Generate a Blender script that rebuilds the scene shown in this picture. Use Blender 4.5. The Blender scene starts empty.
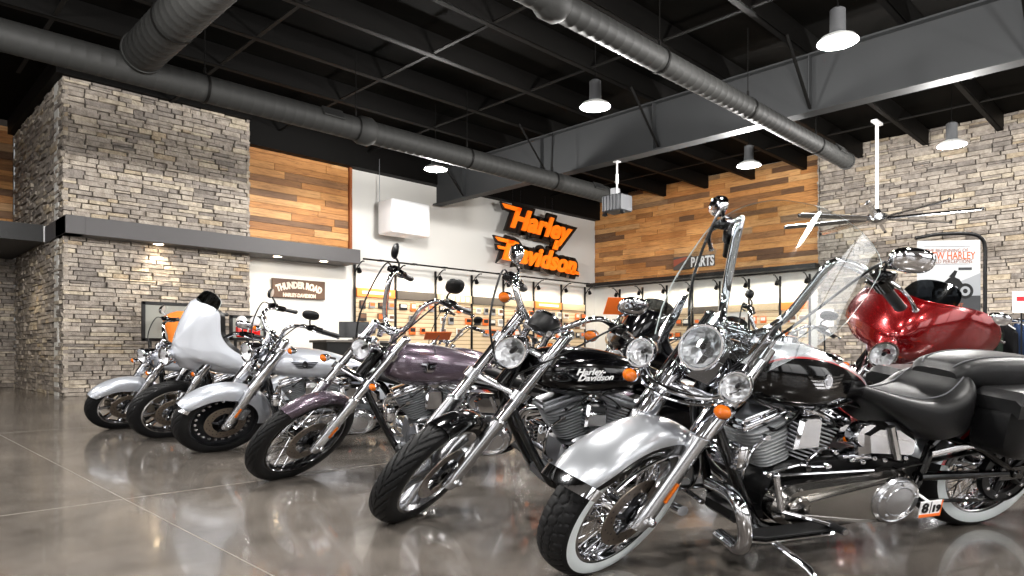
import bpy, bmesh, math, random
import numpy as np
from math import sin, cos, pi, radians
random.seed(7); RNG = np.random.default_rng(7)
SC = bpy.context.scene
COL = SC.collection

# ------------------------------------------------------------------ materials
def hexc(h):
    h = h.lstrip('#'); h = h if len(h) == 6 else ''.join(x*2 for x in h); c = [int(h[i:i+2], 16)/255 for i in (0, 2, 4)]
    return tuple(x/12.92 if x <= .04045 else ((x+.055)/1.055)**2.4 for x in c) + (1,)
MATS = {}
def mat(name, col='#808080', rough=.5, metal=0., coat=0., spec=.5, trans=0., emit=None, es=0., alpha=1., ior=1.45, coatr=.03, sheen=0.):
    if name in MATS: return MATS[name]
    m = bpy.data.materials.new(name); m.use_nodes = True
    b = m.node_tree.nodes['Principled BSDF']
    b.inputs['Base Color'].default_value = hexc(col) if isinstance(col, str) else col
    b.inputs['Roughness'].default_value = rough; b.inputs['Metallic'].default_value = metal
    b.inputs['Coat Weight'].default_value = coat; b.inputs['Coat Roughness'].default_value = coatr
    b.inputs['Specular IOR Level'].default_value = spec
    b.inputs['Transmission Weight'].default_value = trans; b.inputs['IOR'].default_value = ior
    b.inputs['Sheen Weight'].default_value = sheen
    if emit:
        b.inputs['Emission Color'].default_value = hexc(emit); b.inputs['Emission Strength'].default_value = es
    MATS[name] = m
    return m
class NT:
    """short helper to write node trees"""
    def __init__(s, m): s.m = m; s.t = m.node_tree; s.b = s.t.nodes['Principled BSDF']
    def n(s, typ, **kw):
        x = s.t.nodes.new(typ)
        for k, v in kw.items():
            if k.startswith('i_'): x.inputs[k[2:].replace('_', ' ')].default_value = v
            else: setattr(x, k, v)
        return x
    def l(s, a, b): s.t.links.new(a, b)
    def ramp(s, fac, stops):
        r = s.n('ShaderNodeValToRGB'); e = r.color_ramp.elements
        while len(e) < len(stops): e.new(.5)
        for el, (p, c) in zip(e, stops): el.position = p; el.color = hexc(c) if isinstance(c, str) else c
        s.l(fac, r.inputs[0]); return r.outputs[0]
    def bump(s, h, strength=.3, dist=.01):
        b = s.n('ShaderNodeBump'); b.inputs['Strength'].default_value = strength; b.inputs['Distance'].default_value = dist
        s.l(h, b.inputs['Height']); s.l(b.outputs[0], s.b.inputs['Normal'])

CHROME = mat('chrome', '#d9dade', .05, 1.)
STEEL = mat('polished_aluminium', '#b9babd', .22, 1.)
PRIMC = mat('primary_chrome', '#a9a6a2', .15, 1.)
SATIN = mat('satin_aluminium', '#8d8f93', .38, 1.)
DARKMETAL = mat('dark_metal', '#2c2d30', .35, .9)
BRONZE = mat('brake_steel', '#6a6056', .36, .7)
BLACKG = mat('gloss_black_paint', '#030304', .1, 0., .25, .4)
BLACKM = mat('satin_black', '#070708', .38, spec=.3)
CRINKLE = mat('crinkle_black', '#101012', .45, .0)
RUBBER = mat('tire_rubber', '#0d0d0e', .6, spec=.25)
WHITEW = mat('white_sidewall', '#d3dadb', .5)
LEATHER = mat('black_leather', '#080809', .4, 0., .0, .22)
SEAM = mat('seat_stitching', '#3a3a3e', .6)
AMBER = mat('amber_lens', '#e8720c', .12, 0., .6, .5, .25)
REDLENS = mat('red_lens', '#b80a08', .12, 0., .6)
GRIP = mat('grip_rubber', '#0c0c0d', .5)
REFLECT = mat('reflector', '#f2f3f4', .28, .85)
ORANGE = mat('orange_card', '#f0722a', .5)
WHITE = mat('white_plastic', '#e9e9ea', .35)
FIN = mat('grey_fins', '#85878b', .4, .35)
FINB = mat('black_fins', '#0c0c0d', .4, spec=.3)
def flakes(name, col, metal, rough):
    m = mat(name, col, rough, metal, 1.); return m
SILVER = flakes('silver_paint', '#a4a7ac', .7, .3)
SILVERL = flakes('light_silver_paint', '#b2b6be', .5, .3)
PEARL = flakes('white_pearl_paint', '#c4c8d0', .15, .25)
PURPLE = flakes('plum_grey_paint', '#584d58', .6, .26)
RED = flakes('candy_red_paint', '#6e0205', .6, .2)
BLUE = flakes('deep_blue_paint', '#182238', .4, .2)
STRIPE = mat('red_pinstripe', '#a0161a', .3, 0, .6)
CREAM = mat('cream_badge', '#c9c9cf', .25, .6)

def glass_mat(name, tint, clear, rough=.03):
    m = bpy.data.materials.new(name); m.use_nodes = True; t = m.node_tree
    t.nodes.remove(t.nodes['Principled BSDF'])
    out = t.nodes['Material Output']
    tr = t.nodes.new('ShaderNodeBsdfTransparent'); tr.inputs[0].default_value = tint
    gl = t.nodes.new('ShaderNodeBsdfGlossy'); gl.inputs['Roughness'].default_value = rough
    lw = t.nodes.new('ShaderNodeLayerWeight'); lw.inputs[0].default_value = .5
    pw = t.nodes.new('ShaderNodeMath'); pw.operation = 'POWER'; pw.inputs[1].default_value = 4.5; t.links.new(lw.outputs['Facing'], pw.inputs[0])
    fr = t.nodes.new('ShaderNodeMath'); fr.operation = 'MULTIPLY_ADD'; fr.inputs[1].default_value = .75; fr.inputs[2].default_value = (clear-1)**2/(clear+1)**2*2.6; t.links.new(pw.outputs[0], fr.inputs[0])
    mx = t.nodes.new('ShaderNodeMixShader')
    t.links.new(fr.outputs[0], mx.inputs[0]); t.links.new(tr.outputs[0], mx.inputs[1]); t.links.new(gl.outputs[0], mx.inputs[2])
    t.links.new(mx.outputs[0], out.inputs[0]); MATS[name] = m
    return m
CLEAR = glass_mat('clear_windshield', (.93, .95, .95, 1), 1.45)
LENS = glass_mat('lamp_glass', (.96, .96, .97, 1), 1.4)
SMOKE = glass_mat('smoked_windshield', (.16, .17, .18, 1), 1.45)
# leather gets a fine grain
q = NT(LEATHER); nz = q.n('ShaderNodeTexNoise'); nz.inputs['Scale'].default_value = 160; q.bump(nz.outputs[0], .12, .004)
q = NT(CRINKLE); nz = q.n('ShaderNodeTexNoise'); nz.inputs['Scale'].default_value = 300; q.bump(nz.outputs[0], .2, .003)

# ------------------------------------------------------------------ geometry core
def A(*v): return np.array(v, float)
def unit(v): v = np.asarray(v, float); return v/np.linalg.norm(v)
def spline(P, k=6):
    P = [np.asarray(p, float) for p in P]; out = []
    E = [2*P[0]-P[1]] + P + [2*P[-1]-P[-2]]
    for i in range(1, len(E)-2):
        p0, p1, p2, p3 = E[i-1:i+3]
        for j in range(k):
            t = j/k
            out.append(.5*((2*p1)+(-p0+p2)*t+(2*p0-5*p1+4*p2-p3)*t*t+(-p0+3*p1-3*p2+p3)*t**3))
    out.append(P[-1]); return out
def axes(ax):
    a = unit(ax); h = A(0, 0, 1) if abs(a[2]) < .9 else A(1, 0, 0)
    u = unit(np.cross(h, a)); return u, np.cross(a, u), a
class G:
    def __init__(s): s.v = []; s.f = []; s.m = []
    def add(s, vs, fs, m=0):
        b = len(s.v); s.v += [tuple(map(float, x)) for x in vs]
        s.f += [[i+b for i in f] for f in fs]
        s.m += m if isinstance(m, list) else [m]*len(fs)
        return s
    def tube(s, P, r, n=10, m=0, cap=True, closed=False, flat=1.):
        P = np.array([np.asarray(p, float) for p in P]); k = len(P)
        R = np.full(k, r, float) if np.isscalar(r) else np.interp(np.linspace(0, 1, k), np.linspace(0, 1, len(r)), r)
        T = np.gradient(P, axis=0) if not closed else np.roll(P, -1, 0)-np.roll(P, 1, 0)
        T /= np.linalg.norm(T, axis=1)[:, None]+1e-12
        u = axes(T[0])[0]; vs = []
        for i in range(k):
            u = u-T[i]*(u@T[i]); u = unit(u); w = np.cross(T[i], u)
            for j in range(n):
                a = 2*pi*j/n; vs.append(P[i]+R[i]*(u*cos(a)+w*sin(a)*flat))
        fs = []
        for i in range(k if closed else k-1):
            for j in range(n):
                i2 = (i+1) % k
                fs.append([i*n+j, i*n+(j+1) % n, i2*n+(j+1) % n, i2*n+j])
        if cap and not closed: fs += [list(range(n))[::-1], [(k-1)*n+j for j in range(n)]]
        return s.add(vs, fs, m)
    def lathe(s, prof, o=(0, 0, 0), ax=(0, 1, 0), n=32, m=0, closed=False, a0=0., a1=2*pi, cap=False):
        u, w, a = axes(ax); o = np.asarray(o, float); k = len(prof); full = abs(a1-a0-2*pi) < 1e-6
        N = n if full else n+1; vs = []
        for j in range(N):
            t = a0+(a1-a0)*j/n; d = u*cos(t)+w*sin(t)
            for r, h in prof: vs.append(o+d*r+a*h)
        fs = []; ms = []
        for j in range(n):
            j2 = (j+1) % N
            for i in range(k if closed else k-1):
                i2 = (i+1) % k
                fs.append([j*k+i, j2*k+i, j2*k+i2, j*k+i2]); ms.append(m[i] if isinstance(m, (list, tuple)) else m)
        if cap and full:
            for i in (0, k-1):
                if prof[i][0] > 1e-6: fs.append([j*k+i for j in range(N)]); ms.append(m[i if i < len(m) else -1] if isinstance(m, (list, tuple)) else m)
        return s.add(vs, fs, ms)
    def box(s, c, size, bev=.003, rot=None, m=0, seg=1):
        bm = bmesh.new(); bmesh.ops.create_cube(bm, size=1)
        for v in bm.verts: v.co = [v.co[i]*size[i] for i in range(3)]
        if bev > 0: bmesh.ops.bevel(bm, geom=list(bm.edges), offset=min(bev, min(size)*.45), segments=seg, profile=.5, affect='EDGES')
        R = np.eye(3) if rot is None else np.asarray(rot)
        bm.verts.index_update()
        s.add([R@np.array(v.co)+np.asarray(c, float) for v in bm.verts], [[v.index for v in f.verts] for f in bm.faces], m)
        bm.free(); return s
    def prism(s, poly, y0, y1, bev=.004, o=(0, 0, 0), m=0, ax=1):
        """polygon in the plane normal to axis ax (coords are the other two in order), chamfered"""
        P = np.array(poly, float); c = P.mean(0); k = len(P)
        area = sum(P[i][0]*P[(i+1) % k][1]-P[(i+1) % k][0]*P[i][1] for i in range(k))
        nn = []
        for i in range(k):
            e1 = unit(P[i]-P[i-1]+1e-9); e2 = unit(P[(i+1) % k]-P[i]+1e-9)
            b = unit(A(-e1[1]-e2[1], e1[0]+e2[0])+1e-9); nn.append(b*(1 if area > 0 else -1))
        Q = P+np.array(nn)*bev; sg = 1 if y1 > y0 else -1
        rings = [(Q, y0), (P, y0+sg*bev), (P, y1-sg*bev), (Q, y1)]; vs = []
        for R, y in rings:
            for p in R:
                v = [p[0], p[1]]; v.insert(ax, y); vs.append(np.array(v)+np.asarray(o, float))
        fs = [[r*k+i, r*k+(i+1) % k, (r+1)*k+(i+1) % k, (r+1)*k+i] for r in range(3) for i in range(k)]
        fs += [list(range(k))[::-1], [3*k+i for i in range(k)]]
        return s.add(vs, fs, m)
    def loft(s, rings, m=0, cap=True, closed=True):
        k = len(rings[0]); vs = [p for r in rings for p in r]; fs = []; ms = []
        for i in range(len(rings)-1):
            for j in range(k if closed else k-1):
                j2 = (j+1) % k
                fs.append([i*k+j, i*k+j2, (i+1)*k+j2, (i+1)*k+j]); ms.append(m[j] if isinstance(m, (list, tuple)) else m)
        if cap and closed:
            fs += [list(range(k))[::-1], [(len(rings)-1)*k+j for j in range(k)]]; ms += [m[0] if isinstance(m, (list, tuple)) else m]*2
        return s.add(vs, fs, ms)
    def sheet(s, grid, t, nrm, m=0, m2=None):
        """grid[i][j] points, thickness t along nrm[i][j]"""
        ni, nj = len(grid), len(grid[0]); vs = [p for r in grid for p in r]
        vs2 = [np.asarray(grid[i][j])-t*np.asarray(nrm[i][j]) for i in range(ni) for j in range(nj)]
        b = ni*nj; fs = []; ms = []; mm = (lambda i, j: m(i, j)) if callable(m) else (lambda i, j: m)
        for i in range(ni-1):
            for j in range(nj-1):
                a = [i*nj+j, i*nj+j+1, (i+1)*nj+j+1, (i+1)*nj+j]
                fs.append(a); ms.append(mm(i, j)); fs.append([x+b for x in a[::-1]]); ms.append(mm(i, j) if m2 is None else m2)
        ed = [i*nj for i in range(ni)] + [(ni-1)*nj+j for j in range(1, nj)] + [i*nj+nj-1 for i in range(ni-2, -1, -1)] + [j for j in range(nj-2, 0, -1)]
        for a, c in zip(ed, ed[1:]+ed[:1]): fs.append([a, c, c+b, a+b]); ms.append(mm(0, 0) if m2 is None else m2)
        return s.add(vs+vs2, fs, ms)
    def ball(s, c, r, n=12, m=0, sq=1.):
        r = A(r, r, r) if np.isscalar(r) else np.asarray(r, float); vs = []; fs = []
        e = lambda x: math.copysign(abs(x)**sq, x)
        for i in range(1, n):
            f = pi*i/n
            for j in range(2*n):
                t = pi*j/n; vs.append(np.asarray(c)+r*A(e(sin(f))*e(cos(t)), e(sin(f))*e(sin(t)), e(cos(f))))
        k = 2*n
        for i in range(n-2):
            for j in range(k): fs.append([i*k+j, (i+1)*k+j, (i+1)*k+(j+1) % k, i*k+(j+1) % k])
        vs += [np.asarray(c)+r*A(0, 0, 1), np.asarray(c)-r*A(0, 0, 1)]; t0 = (n-1)*k
        for j in range(k): fs += [[t0, j, (j+1) % k], [t0+1, (n-2)*k+(j+1) % k, (n-2)*k+j]]
        return s.add(vs, fs, m)
    def map(s, fn): s.v = [tuple(map(float, fn(np.array(p)))) for p in s.v]; return s
    def build(s, name, mats, parent=None, xf=None, smooth=38., recalc=True):
        mats = mats if isinstance(mats, (list, tuple)) else [mats]
        V = np.array(s.v, float)
        if xf is not None: V = xf(V)
        me = bpy.data.meshes.new(name); me.from_pydata(V.tolist(), [], s.f)
        for x in mats: me.materials.append(x)
        me.polygons.foreach_set('material_index', s.m)
        if recalc:
            bm = bmesh.new(); bm.from_mesh(me); bmesh.ops.recalc_face_normals(bm, faces=bm.faces); bm.to_mesh(me); bm.free()
        if smooth:
            me.polygons.foreach_set('use_smooth', [True]*len(me.polygons)); me.set_sharp_from_angle(angle=radians(smooth))
        me.update()
        o = bpy.data.objects.new(name, me); COL.objects.link(o)
        if parent is not None: o.parent = parent
        return o
def tag(o, label=None, cat=None, group=None, kind=None):
    if label: o['label'] = label
    if cat: o['category'] = cat
    if group: o['group'] = group
    if kind: o['kind'] = kind
    return o
def empty(name, loc=(0, 0, 0), rz=0., label=None, cat=None, group=None):
    o = bpy.data.objects.new(name, None); COL.objects.link(o); o.location = loc; o.rotation_euler = (0, 0, rz)
    o.empty_display_size = .1
    return tag(o, label, cat, group)
def structure(o): o['kind'] = 'structure'; return o
def dup(o, loc=None, rz=None, label=None, parent=None, group=None):
    c = o.copy(); COL.objects.link(c)
    if parent is not None: c.parent = parent
    for ch in o.children: dup(ch, parent=c)
    if loc is not None: c.location = loc
    if rz is not None: c.rotation_euler = (0, 0, rz)
    if label: c['label'] = label
    if group: c['group'] = group
    return c
def text_geo(txt, size=1., shear=0., extrude=.01, offset=0., align='CENTER', res=3):
    """verts (x right, y up, z out) and faces of a line of lettering"""
    cu = bpy.data.curves.new('lettering', 'FONT'); cu.body = txt; cu.size = size; cu.shear = shear; cu.extrude = extrude
    cu.offset = offset; cu.align_x = align; cu.resolution_u = res
    o = bpy.data.objects.new('lettering', cu); COL.objects.link(o)
    dg = bpy.context.evaluated_depsgraph_get(); me = bpy.data.meshes.new_from_object(o.evaluated_get(dg))
    vs = [np.array(v.co) for v in me.vertices]; fs = [list(p.vertices) for p in me.polygons]
    bpy.data.objects.remove(o); bpy.data.curves.remove(cu); bpy.data.meshes.remove(me)
    return vs, fs
# ------------------------------------------------------------------ camera (level, looking into the corner of the room)
HC = .8
cam = bpy.data.cameras.new('camera'); cam.lens = 680/1024*36; cam.sensor_width = 36; cam.shift_y = 64/1024; cam.clip_start = .05; cam.clip_end = 100
co = bpy.data.objects.new('camera', cam); COL.objects.link(co); co.location = (0, 0, HC); co.rotation_euler = (pi/2, 0, math.atan2(.711, .703)-pi/2); SC.camera = co
# ------------------------------------------------------------------ room materials
def stone_mat():
    m = mat('ledge_stone', '#8a8074', .9); q = NT(m); g = q.n('ShaderNodeNewGeometry'); tc = q.n('ShaderNodeTexCoord')
    c = q.ramp(g.outputs['Random Per Island'], [(0, '#7d766f'), (.14, '#8f8780'), (.3, '#a0978d'), (.5, '#b0a69a'), (.66, '#988f86'), (.8, '#b9aea0'), (.93, '#c0b4a0'), (1, '#a99880')])
    n1 = q.n('ShaderNodeTexNoise', i_Scale=9., i_Detail=6., i_Roughness=.65); q.l(tc.outputs['Object'], n1.inputs['Vector'])
    mx = q.n('ShaderNodeMixRGB', blend_type='MULTIPLY'); mx.inputs[0].default_value = .8
    c2 = q.ramp(n1.outputs[0], [(.3, '#a8a39e'), (.6, '#ffffff')]); q.l(c, mx.inputs[1]); q.l(c2, mx.inputs[2]); q.l(mx.outputs[0], q.b.inputs['Base Color'])
    n2 = q.n('ShaderNodeTexNoise', i_Scale=22., i_Detail=8.); q.l(tc.outputs['Object'], n2.inputs['Vector']); q.bump(n2.outputs[0], .7, .03)
    return m
def wood_mat(name, along):
    m = mat(name, '#8a5a30', .6); q = NT(m); g = q.n('ShaderNodeNewGeometry'); tc = q.n('ShaderNodeTexCoord')
    c = q.ramp(g.outputs['Random Per Island'], [(0, '#6a4e38'), (.12, '#8d6c4e'), (.25, '#b8824a'), (.42, '#d69c5e'), (.58, '#e6b070'), (.72, '#c48a50'), (.86, '#ecbd82'), (1, '#8d7660')])
    mp = q.n('ShaderNodeMapping'); mp.inputs['Scale'].default_value = (1.2, 14, 14) if along == 0 else (14, 1.2, 14)
    q.l(tc.outputs['Object'], mp.inputs[0])
    n1 = q.n('ShaderNodeTexNoise', i_Scale=2.2, i_Detail=7., i_Roughness=.7, i_Distortion=.8); q.l(mp.outputs[0], n1.inputs['Vector'])
    c2 = q.ramp(n1.outputs[0], [(.28, '#7a6656'), (.5, '#e2d6c8'), (.75, '#ffffff')])
    n3 = q.n('ShaderNodeTexNoise', i_Scale=1.1, i_Detail=3.); q.l(tc.outputs['Object'], n3.inputs['Vector'])
    c3 = q.ramp(n3.outputs[0], [(.38, '#9a8c80'), (.6, '#ffffff')])
    mx = q.n('ShaderNodeMixRGB', blend_type='MULTIPLY'); mx.inputs[0].default_value = .85; q.l(c, mx.inputs[1]); q.l(c2, mx.inputs[2])
    mx2 = q.n('ShaderNodeMixRGB', blend_type='MULTIPLY'); mx2.inputs[0].default_value = .35; q.l(mx.outputs[0], mx2.inputs[1]); q.l(c3, mx2.inputs[2])
    q.l(mx2.outputs[0], q.b.inputs['Base Color']); q.bump(n1.outputs[0], .25, .01)
    return m
STONE = stone_mat(); WOODX = wood_mat('reclaimed_wood_left', 0); WOODY = wood_mat('reclaimed_wood_right', 1)
MORTAR = mat('stone_backing', '#4a443e', .95)
PLASTER = mat('white_plaster', '#cfcdc8', .8)
PLASTERB = mat('room_plaster', '#2e2b28', .8)
SOFFIT = mat('soffit_grey', '#4c4a4b', .6); SOFFITB = mat('soffit_black', '#0c0c0d', .5)
CEIL = mat('black_ceiling', '#0c0b0a', .8, spec=.05); PURL = mat('purlin_black', '#0a0908', .6, spec=.12)
GIRD = mat('girder_grey', '#343536', .6, spec=.2); DUCT = mat('duct_grey', '#262625', .6, spec=.25)
q = NT(CEIL); tc = q.n('ShaderNodeTexCoord'); n1 = q.n('ShaderNodeTexNoise', i_Scale=.9, i_Detail=4.); q.l(tc.outputs['Object'], n1.inputs['Vector'])
q.l(q.ramp(n1.outputs[0], [(.35, '#030302'), (.7, '#0a0806')]), q.b.inputs['Base Color'])
def floor_mat():
    m = mat('polished_concrete', '#6f6a63', .16, 0, .0, .5); q = NT(m); tc = q.n('ShaderNodeTexCoord')
    n1 = q.n('ShaderNodeTexNoise', i_Scale=.9, i_Detail=9., i_Roughness=.62, i_Distortion=.6); q.l(tc.outputs['Object'], n1.inputs['Vector'])
    n2 = q.n('ShaderNodeTexNoise', i_Scale=7., i_Detail=8., i_Roughness=.7); q.l(tc.outputs['Object'], n2.inputs['Vector'])
    c = q.ramp(n1.outputs[0], [(.25, '#47433f'), (.45, '#5e5954'), (.6, '#6c6660'), (.8, '#7b756e')])
    c2 = q.ramp(n2.outputs[0], [(.3, '#b9b5b1'), (.7, '#ffffff')])
    mx = q.n('ShaderNodeMixRGB', blend_type='MULTIPLY'); mx.inputs[0].default_value = .7; q.l(c, mx.inputs[1]); q.l(c2, mx.inputs[2])
    q.l(mx.outputs[0], q.b.inputs['Base Color'])
    r = q.ramp(n2.outputs[0], [(.3, (.13, .13, .13, 1)), (.7, (.24, .24, .24, 1))]); q.l(r, q.b.inputs['Roughness'])
    q.b.inputs['Coat Weight'].default_value = .35; q.b.inputs['Coat Roughness'].default_value = .06
    return m
FLOOR = floor_mat()
# ------------------------------------------------------------------ room shell
X0, X1, Y0, Y1, ZC = -5., 18.44, -5., 14.6, 6.05
def slab(name, lo, hi, m, bev=0., parent=None):
    g = G(); lo = A(*lo); hi = A(*hi); g.box((lo+hi)/2, hi-lo, bev); o = g.build(name, m, parent, smooth=0); 
    return structure(o) if parent is None else o
slab('floor', (X0, Y0, -.1), (X1+.3, 19.3, 0), FLOOR)
slab('ceiling', (X0, Y0, ZC), (X1+.3, 19.3, ZC+.1), CEIL)
JOINT = mat('floor_joint', '#857f77', .35)
for k, (lo, hi) in enumerate((((1.098, Y0, 0), (1.102, 14.2, .0012)), ((X0, 4.108, 0), (X1-.1, 4.112, .0012)), ((X0, 8.3, 0), (X1-.1, 8.304, .0012)), ((5.2, Y0, 0), (5.206, 14.2, .0012)), ((X0, -.1, 0), (X1-.1, -.094, .0012)))):
    slab('trim_%d' % (k+1), lo, hi, JOINT)
slab('wall_left', (2.82, Y1, 0), (X1+.3, Y1+.3, ZC), PLASTER)
slab('wall_right', (X1, Y0, 0), (X1+.3, Y1, ZC), PLASTER)
slab('wall_far_left', (X0, 19., 0), (2.82, 19.3, ZC), MORTAR)
slab('wall_back', (X0-.3, Y0, 0), (X0, 19.3, ZC), PLASTERB)
slab('wall_front', (X0-.3, Y0-.3, 0), (X1+.3, Y0, ZC), PLASTERB)
def stones(name, o, u, nrm, width, height, depth=.10, hmin=.06, hmax=.105, lmin=.16, lmax=.52, mats=STONE, z0=0., seed=1):
    """stacked ledge stone: one mesh of random courses on a backing"""
    rg = random.Random(seed); g = G(); o = A(*o); u = A(*u); nrm = A(*nrm); z = z0
    while z < z0+height-.02:
        h = min(rg.uniform(hmin, hmax), z0+height-z); x = -rg.uniform(0, lmax)
        while x < width:
            w = rg.uniform(lmin, lmax); a = max(0, x); c = min(width, x+w-.006)
            if c-a > .03:
                split = rg.random() < .22 and h > .09
                for zz, hh in (((z, h*.5), (z+h*.5, h*.5)) if split else ((z, h),)):
                    d = depth*(.45+.55*rg.random()); j = lambda s=.008: rg.uniform(-s, s); e = .005
                    P = [(a+e+j(), zz+e+j(.004)), (c-e+j(), zz+e+j(.004)), (c-e+j(), zz+hh-e+j(.004)), (a+e+j(), zz+hh-e+j(.004))]
                    fr = [o+u*p[0]+A(0, 0, p[1])+nrm*(d+j(.012)) for p in P]; ins = .010
                    mid = [o+u*(p[0]+(-ins if i in (0, 3) else ins)*.0)+A(0, 0, p[1])+nrm*(d-.02) for i, p in enumerate(P)]
                    cen = sum(fr)/4; fr = [cen+(p-cen)*(1-.02)+nrm*.004 for p in fr]
                    bk = [o+u*p[0]+A(0, 0, p[1]) for p in P]
                    g.add(fr+mid+bk, [[0, 1, 2, 3]]+[[4+i, 4+(i+1) % 4, (i+1) % 4, i] for i in range(4)]+[[8+i, 8+(i+1) % 4, 4+(i+1) % 4, 4+i] for i in range(4)])
            x += w
        z += h
    return structure(g.build(name, mats, smooth=0))
def planks(name, o, u, nrm, width, z0, z1, m, seed=1, hh=.165, top=None):
    rg = random.Random(seed); g = G(); o = A(*o); u = A(*u); nrm = A(*nrm); z = z0
    while z < z1-.03:
        h = hh*rg.uniform(.75, 1.1); h = min(h, z1-z); x = -rg.uniform(0, 1.5)
        while x < width:
            w = rg.uniform(.5, 2.4); a = max(0, x); c = min(width, x+w)
            if c-a > .02:
                d = rg.uniform(.02, .045); g_ = .0025
                cen = o+u*(a+c)/2+A(0, 0, z+h/2)+nrm*d/2
                sz = np.abs(u)*(c-a-2*g_)+np.abs(nrm)*d+A(0, 0, h-2*g_); g.box(cen, sz, .003)
            x += w
        z += h
    return structure(g.build(name, m, smooth=0))
# stone pillar on the left and its deep return
slab('wall_pillar', (2.9, 14.28, 0), (6.16, Y1+.1, 5.72), MORTAR)
slab('wall_pillar_return', (2.88, 14.25, 0), (3.2, 19.1, 5.72), MORTAR)
stones('wall_pillar_stone', (2.82, 14.28, 0), (1, 0, 0), (0, -1, 0), 3.38, 5.72, seed=3)
stones('wall_pillar_return_stone', (2.90, 14.2, 0), (0, 1, 0), (-1, 0, 0), 4.8, 5.72, seed=4)
stones('wall_pillar_edge_stone', (6.14, 14.2, 0), (0, 1, 0), (1, 0, 0), .4, 5.72, depth=.07, seed=5)
stones('wall_far_left_stone', (-1., 19., 0), (1, 0, 0), (0, -1, 0), 3.85, 3.1, seed=6)
planks('wall_far_left_wood', (-1., 19., 0), (1, 0, 0), (0, -1, 0), 3.8, 3.4, 5.9, WOODX, 8)
# grey soffit round the pillar, black canopy beyond it
g = G(); g.box((5.73, 14.2, 3.03), (5.9, .75, .32), .006); g.box((2.93, 14.66, 3.03), (.3, 1.7, .32), .006)
structure(g.build('wall_left_soffit', SOFFIT, smooth=0))
slab('wall_far_left_soffit', (X0, 15.5, 2.9), (2.78, 18.95, 3.22), SOFFITB)
slab('trim_6', (2.76, 15.47, 2.9), (2.79, 15.5, 3.2), WHITE)
planks('wall_left_wood', (6.2, Y1, 0), (1, 0, 0), (0, -1, 0), 2.6, 3.19, 5.3, WOODX, 12)
slab('trim_7', (8.8, 14.5, 3.19), (8.87, 14.6, 5.3), mat('wood_trim', '#8a4b22', .5))
slab('wall_left_eave', (6.2, 14.35, 5.28), (X1, Y1, ZC), PURL)
slab('wall_pillar_eave', (2.7, 14.12, 5.725), (6.2, Y1, ZC), PURL)
slab('wall_pillar_return_eave', (2.7, 14.6, 5.725), (3.2, 19.0, ZC), PURL)
# right wall: planks above a dark ledge, stone towards the camera side
planks('wall_right_wood', (X1, 7.02, 0), (0, 1, 0), (-1, 0, 0), 7.56, 3.1, 6.04, WOODY, 21, .17)
slab('wall_right_soffit', (17.95, 7.0, 3.0), (X1, Y1, 3.11), SOFFITB)
slab('wall_right_backing', (18.3, -1.5, 0), (X1, 7.0, ZC), MORTAR)
stones('wall_right_stone', (18.32, -1.4, 0), (0, 1, 0), (-1, 0, 0), 8.4, 6.05, seed=31, hmin=.07, hmax=.125, lmin=.2, lmax=.6)
stones('wall_right_edge_stone', (18.4, 7.0, 0), (-1, 0, 0), (0, 1, 0), .18, 6.0, depth=.05, seed=33)
# roof steel
for k, y in enumerate(np.arange(-4.2, 14.4, 1.45)):
    g = G(); g.box(((X0+X1)/2, y, 5.86), (X1-X0, .025, .36), 0); g.box(((X0+X1)/2, y+.05, 5.69), (X1-X0, .11, .02), 0); g.box(((X0+X1)/2, y+.05, 6.03), (X1-X0, .11, .02), 0)
    structure(g.build('ceiling_purlin', PURL, smooth=0))
for x in (2.2, 4.6, 6.9, 9.2, 13.6, 15.9):
    slab('ceiling_strap', (x, Y0, 5.70), (x+.06, Y1, 5.72), mat('strap_grey', '#121110', .6, spec=.1))
g = G(); g.box((11.4, 4.7, 5.2), (.03, 19.4, .94), 0); g.box((11.4, 4.7, 4.74), (.28, 19.4, .03), 0); g.box((11.4, 4.7, 5.67), (.28, 19.4, .03), 0)
for y in (-1.5, 1.5, 4.5, 7.5, 10.5, 13.2): g.box((11.4, y, 5.2), (.26, .02, .92), 0)
structure(g.build('ceiling_girder', GIRD, smooth=0))
for y in np.arange(-4.2, 14.4, 2.9):
    for s in (-1, 1):
        g = G(); g.tube([A(11.4+s*.12, y-.02, 4.78), A(11.4+s*1.02, y-.02, 5.70)], .028, 4); structure(g.build('ceiling_brace', PURL, smooth=0))
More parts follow.
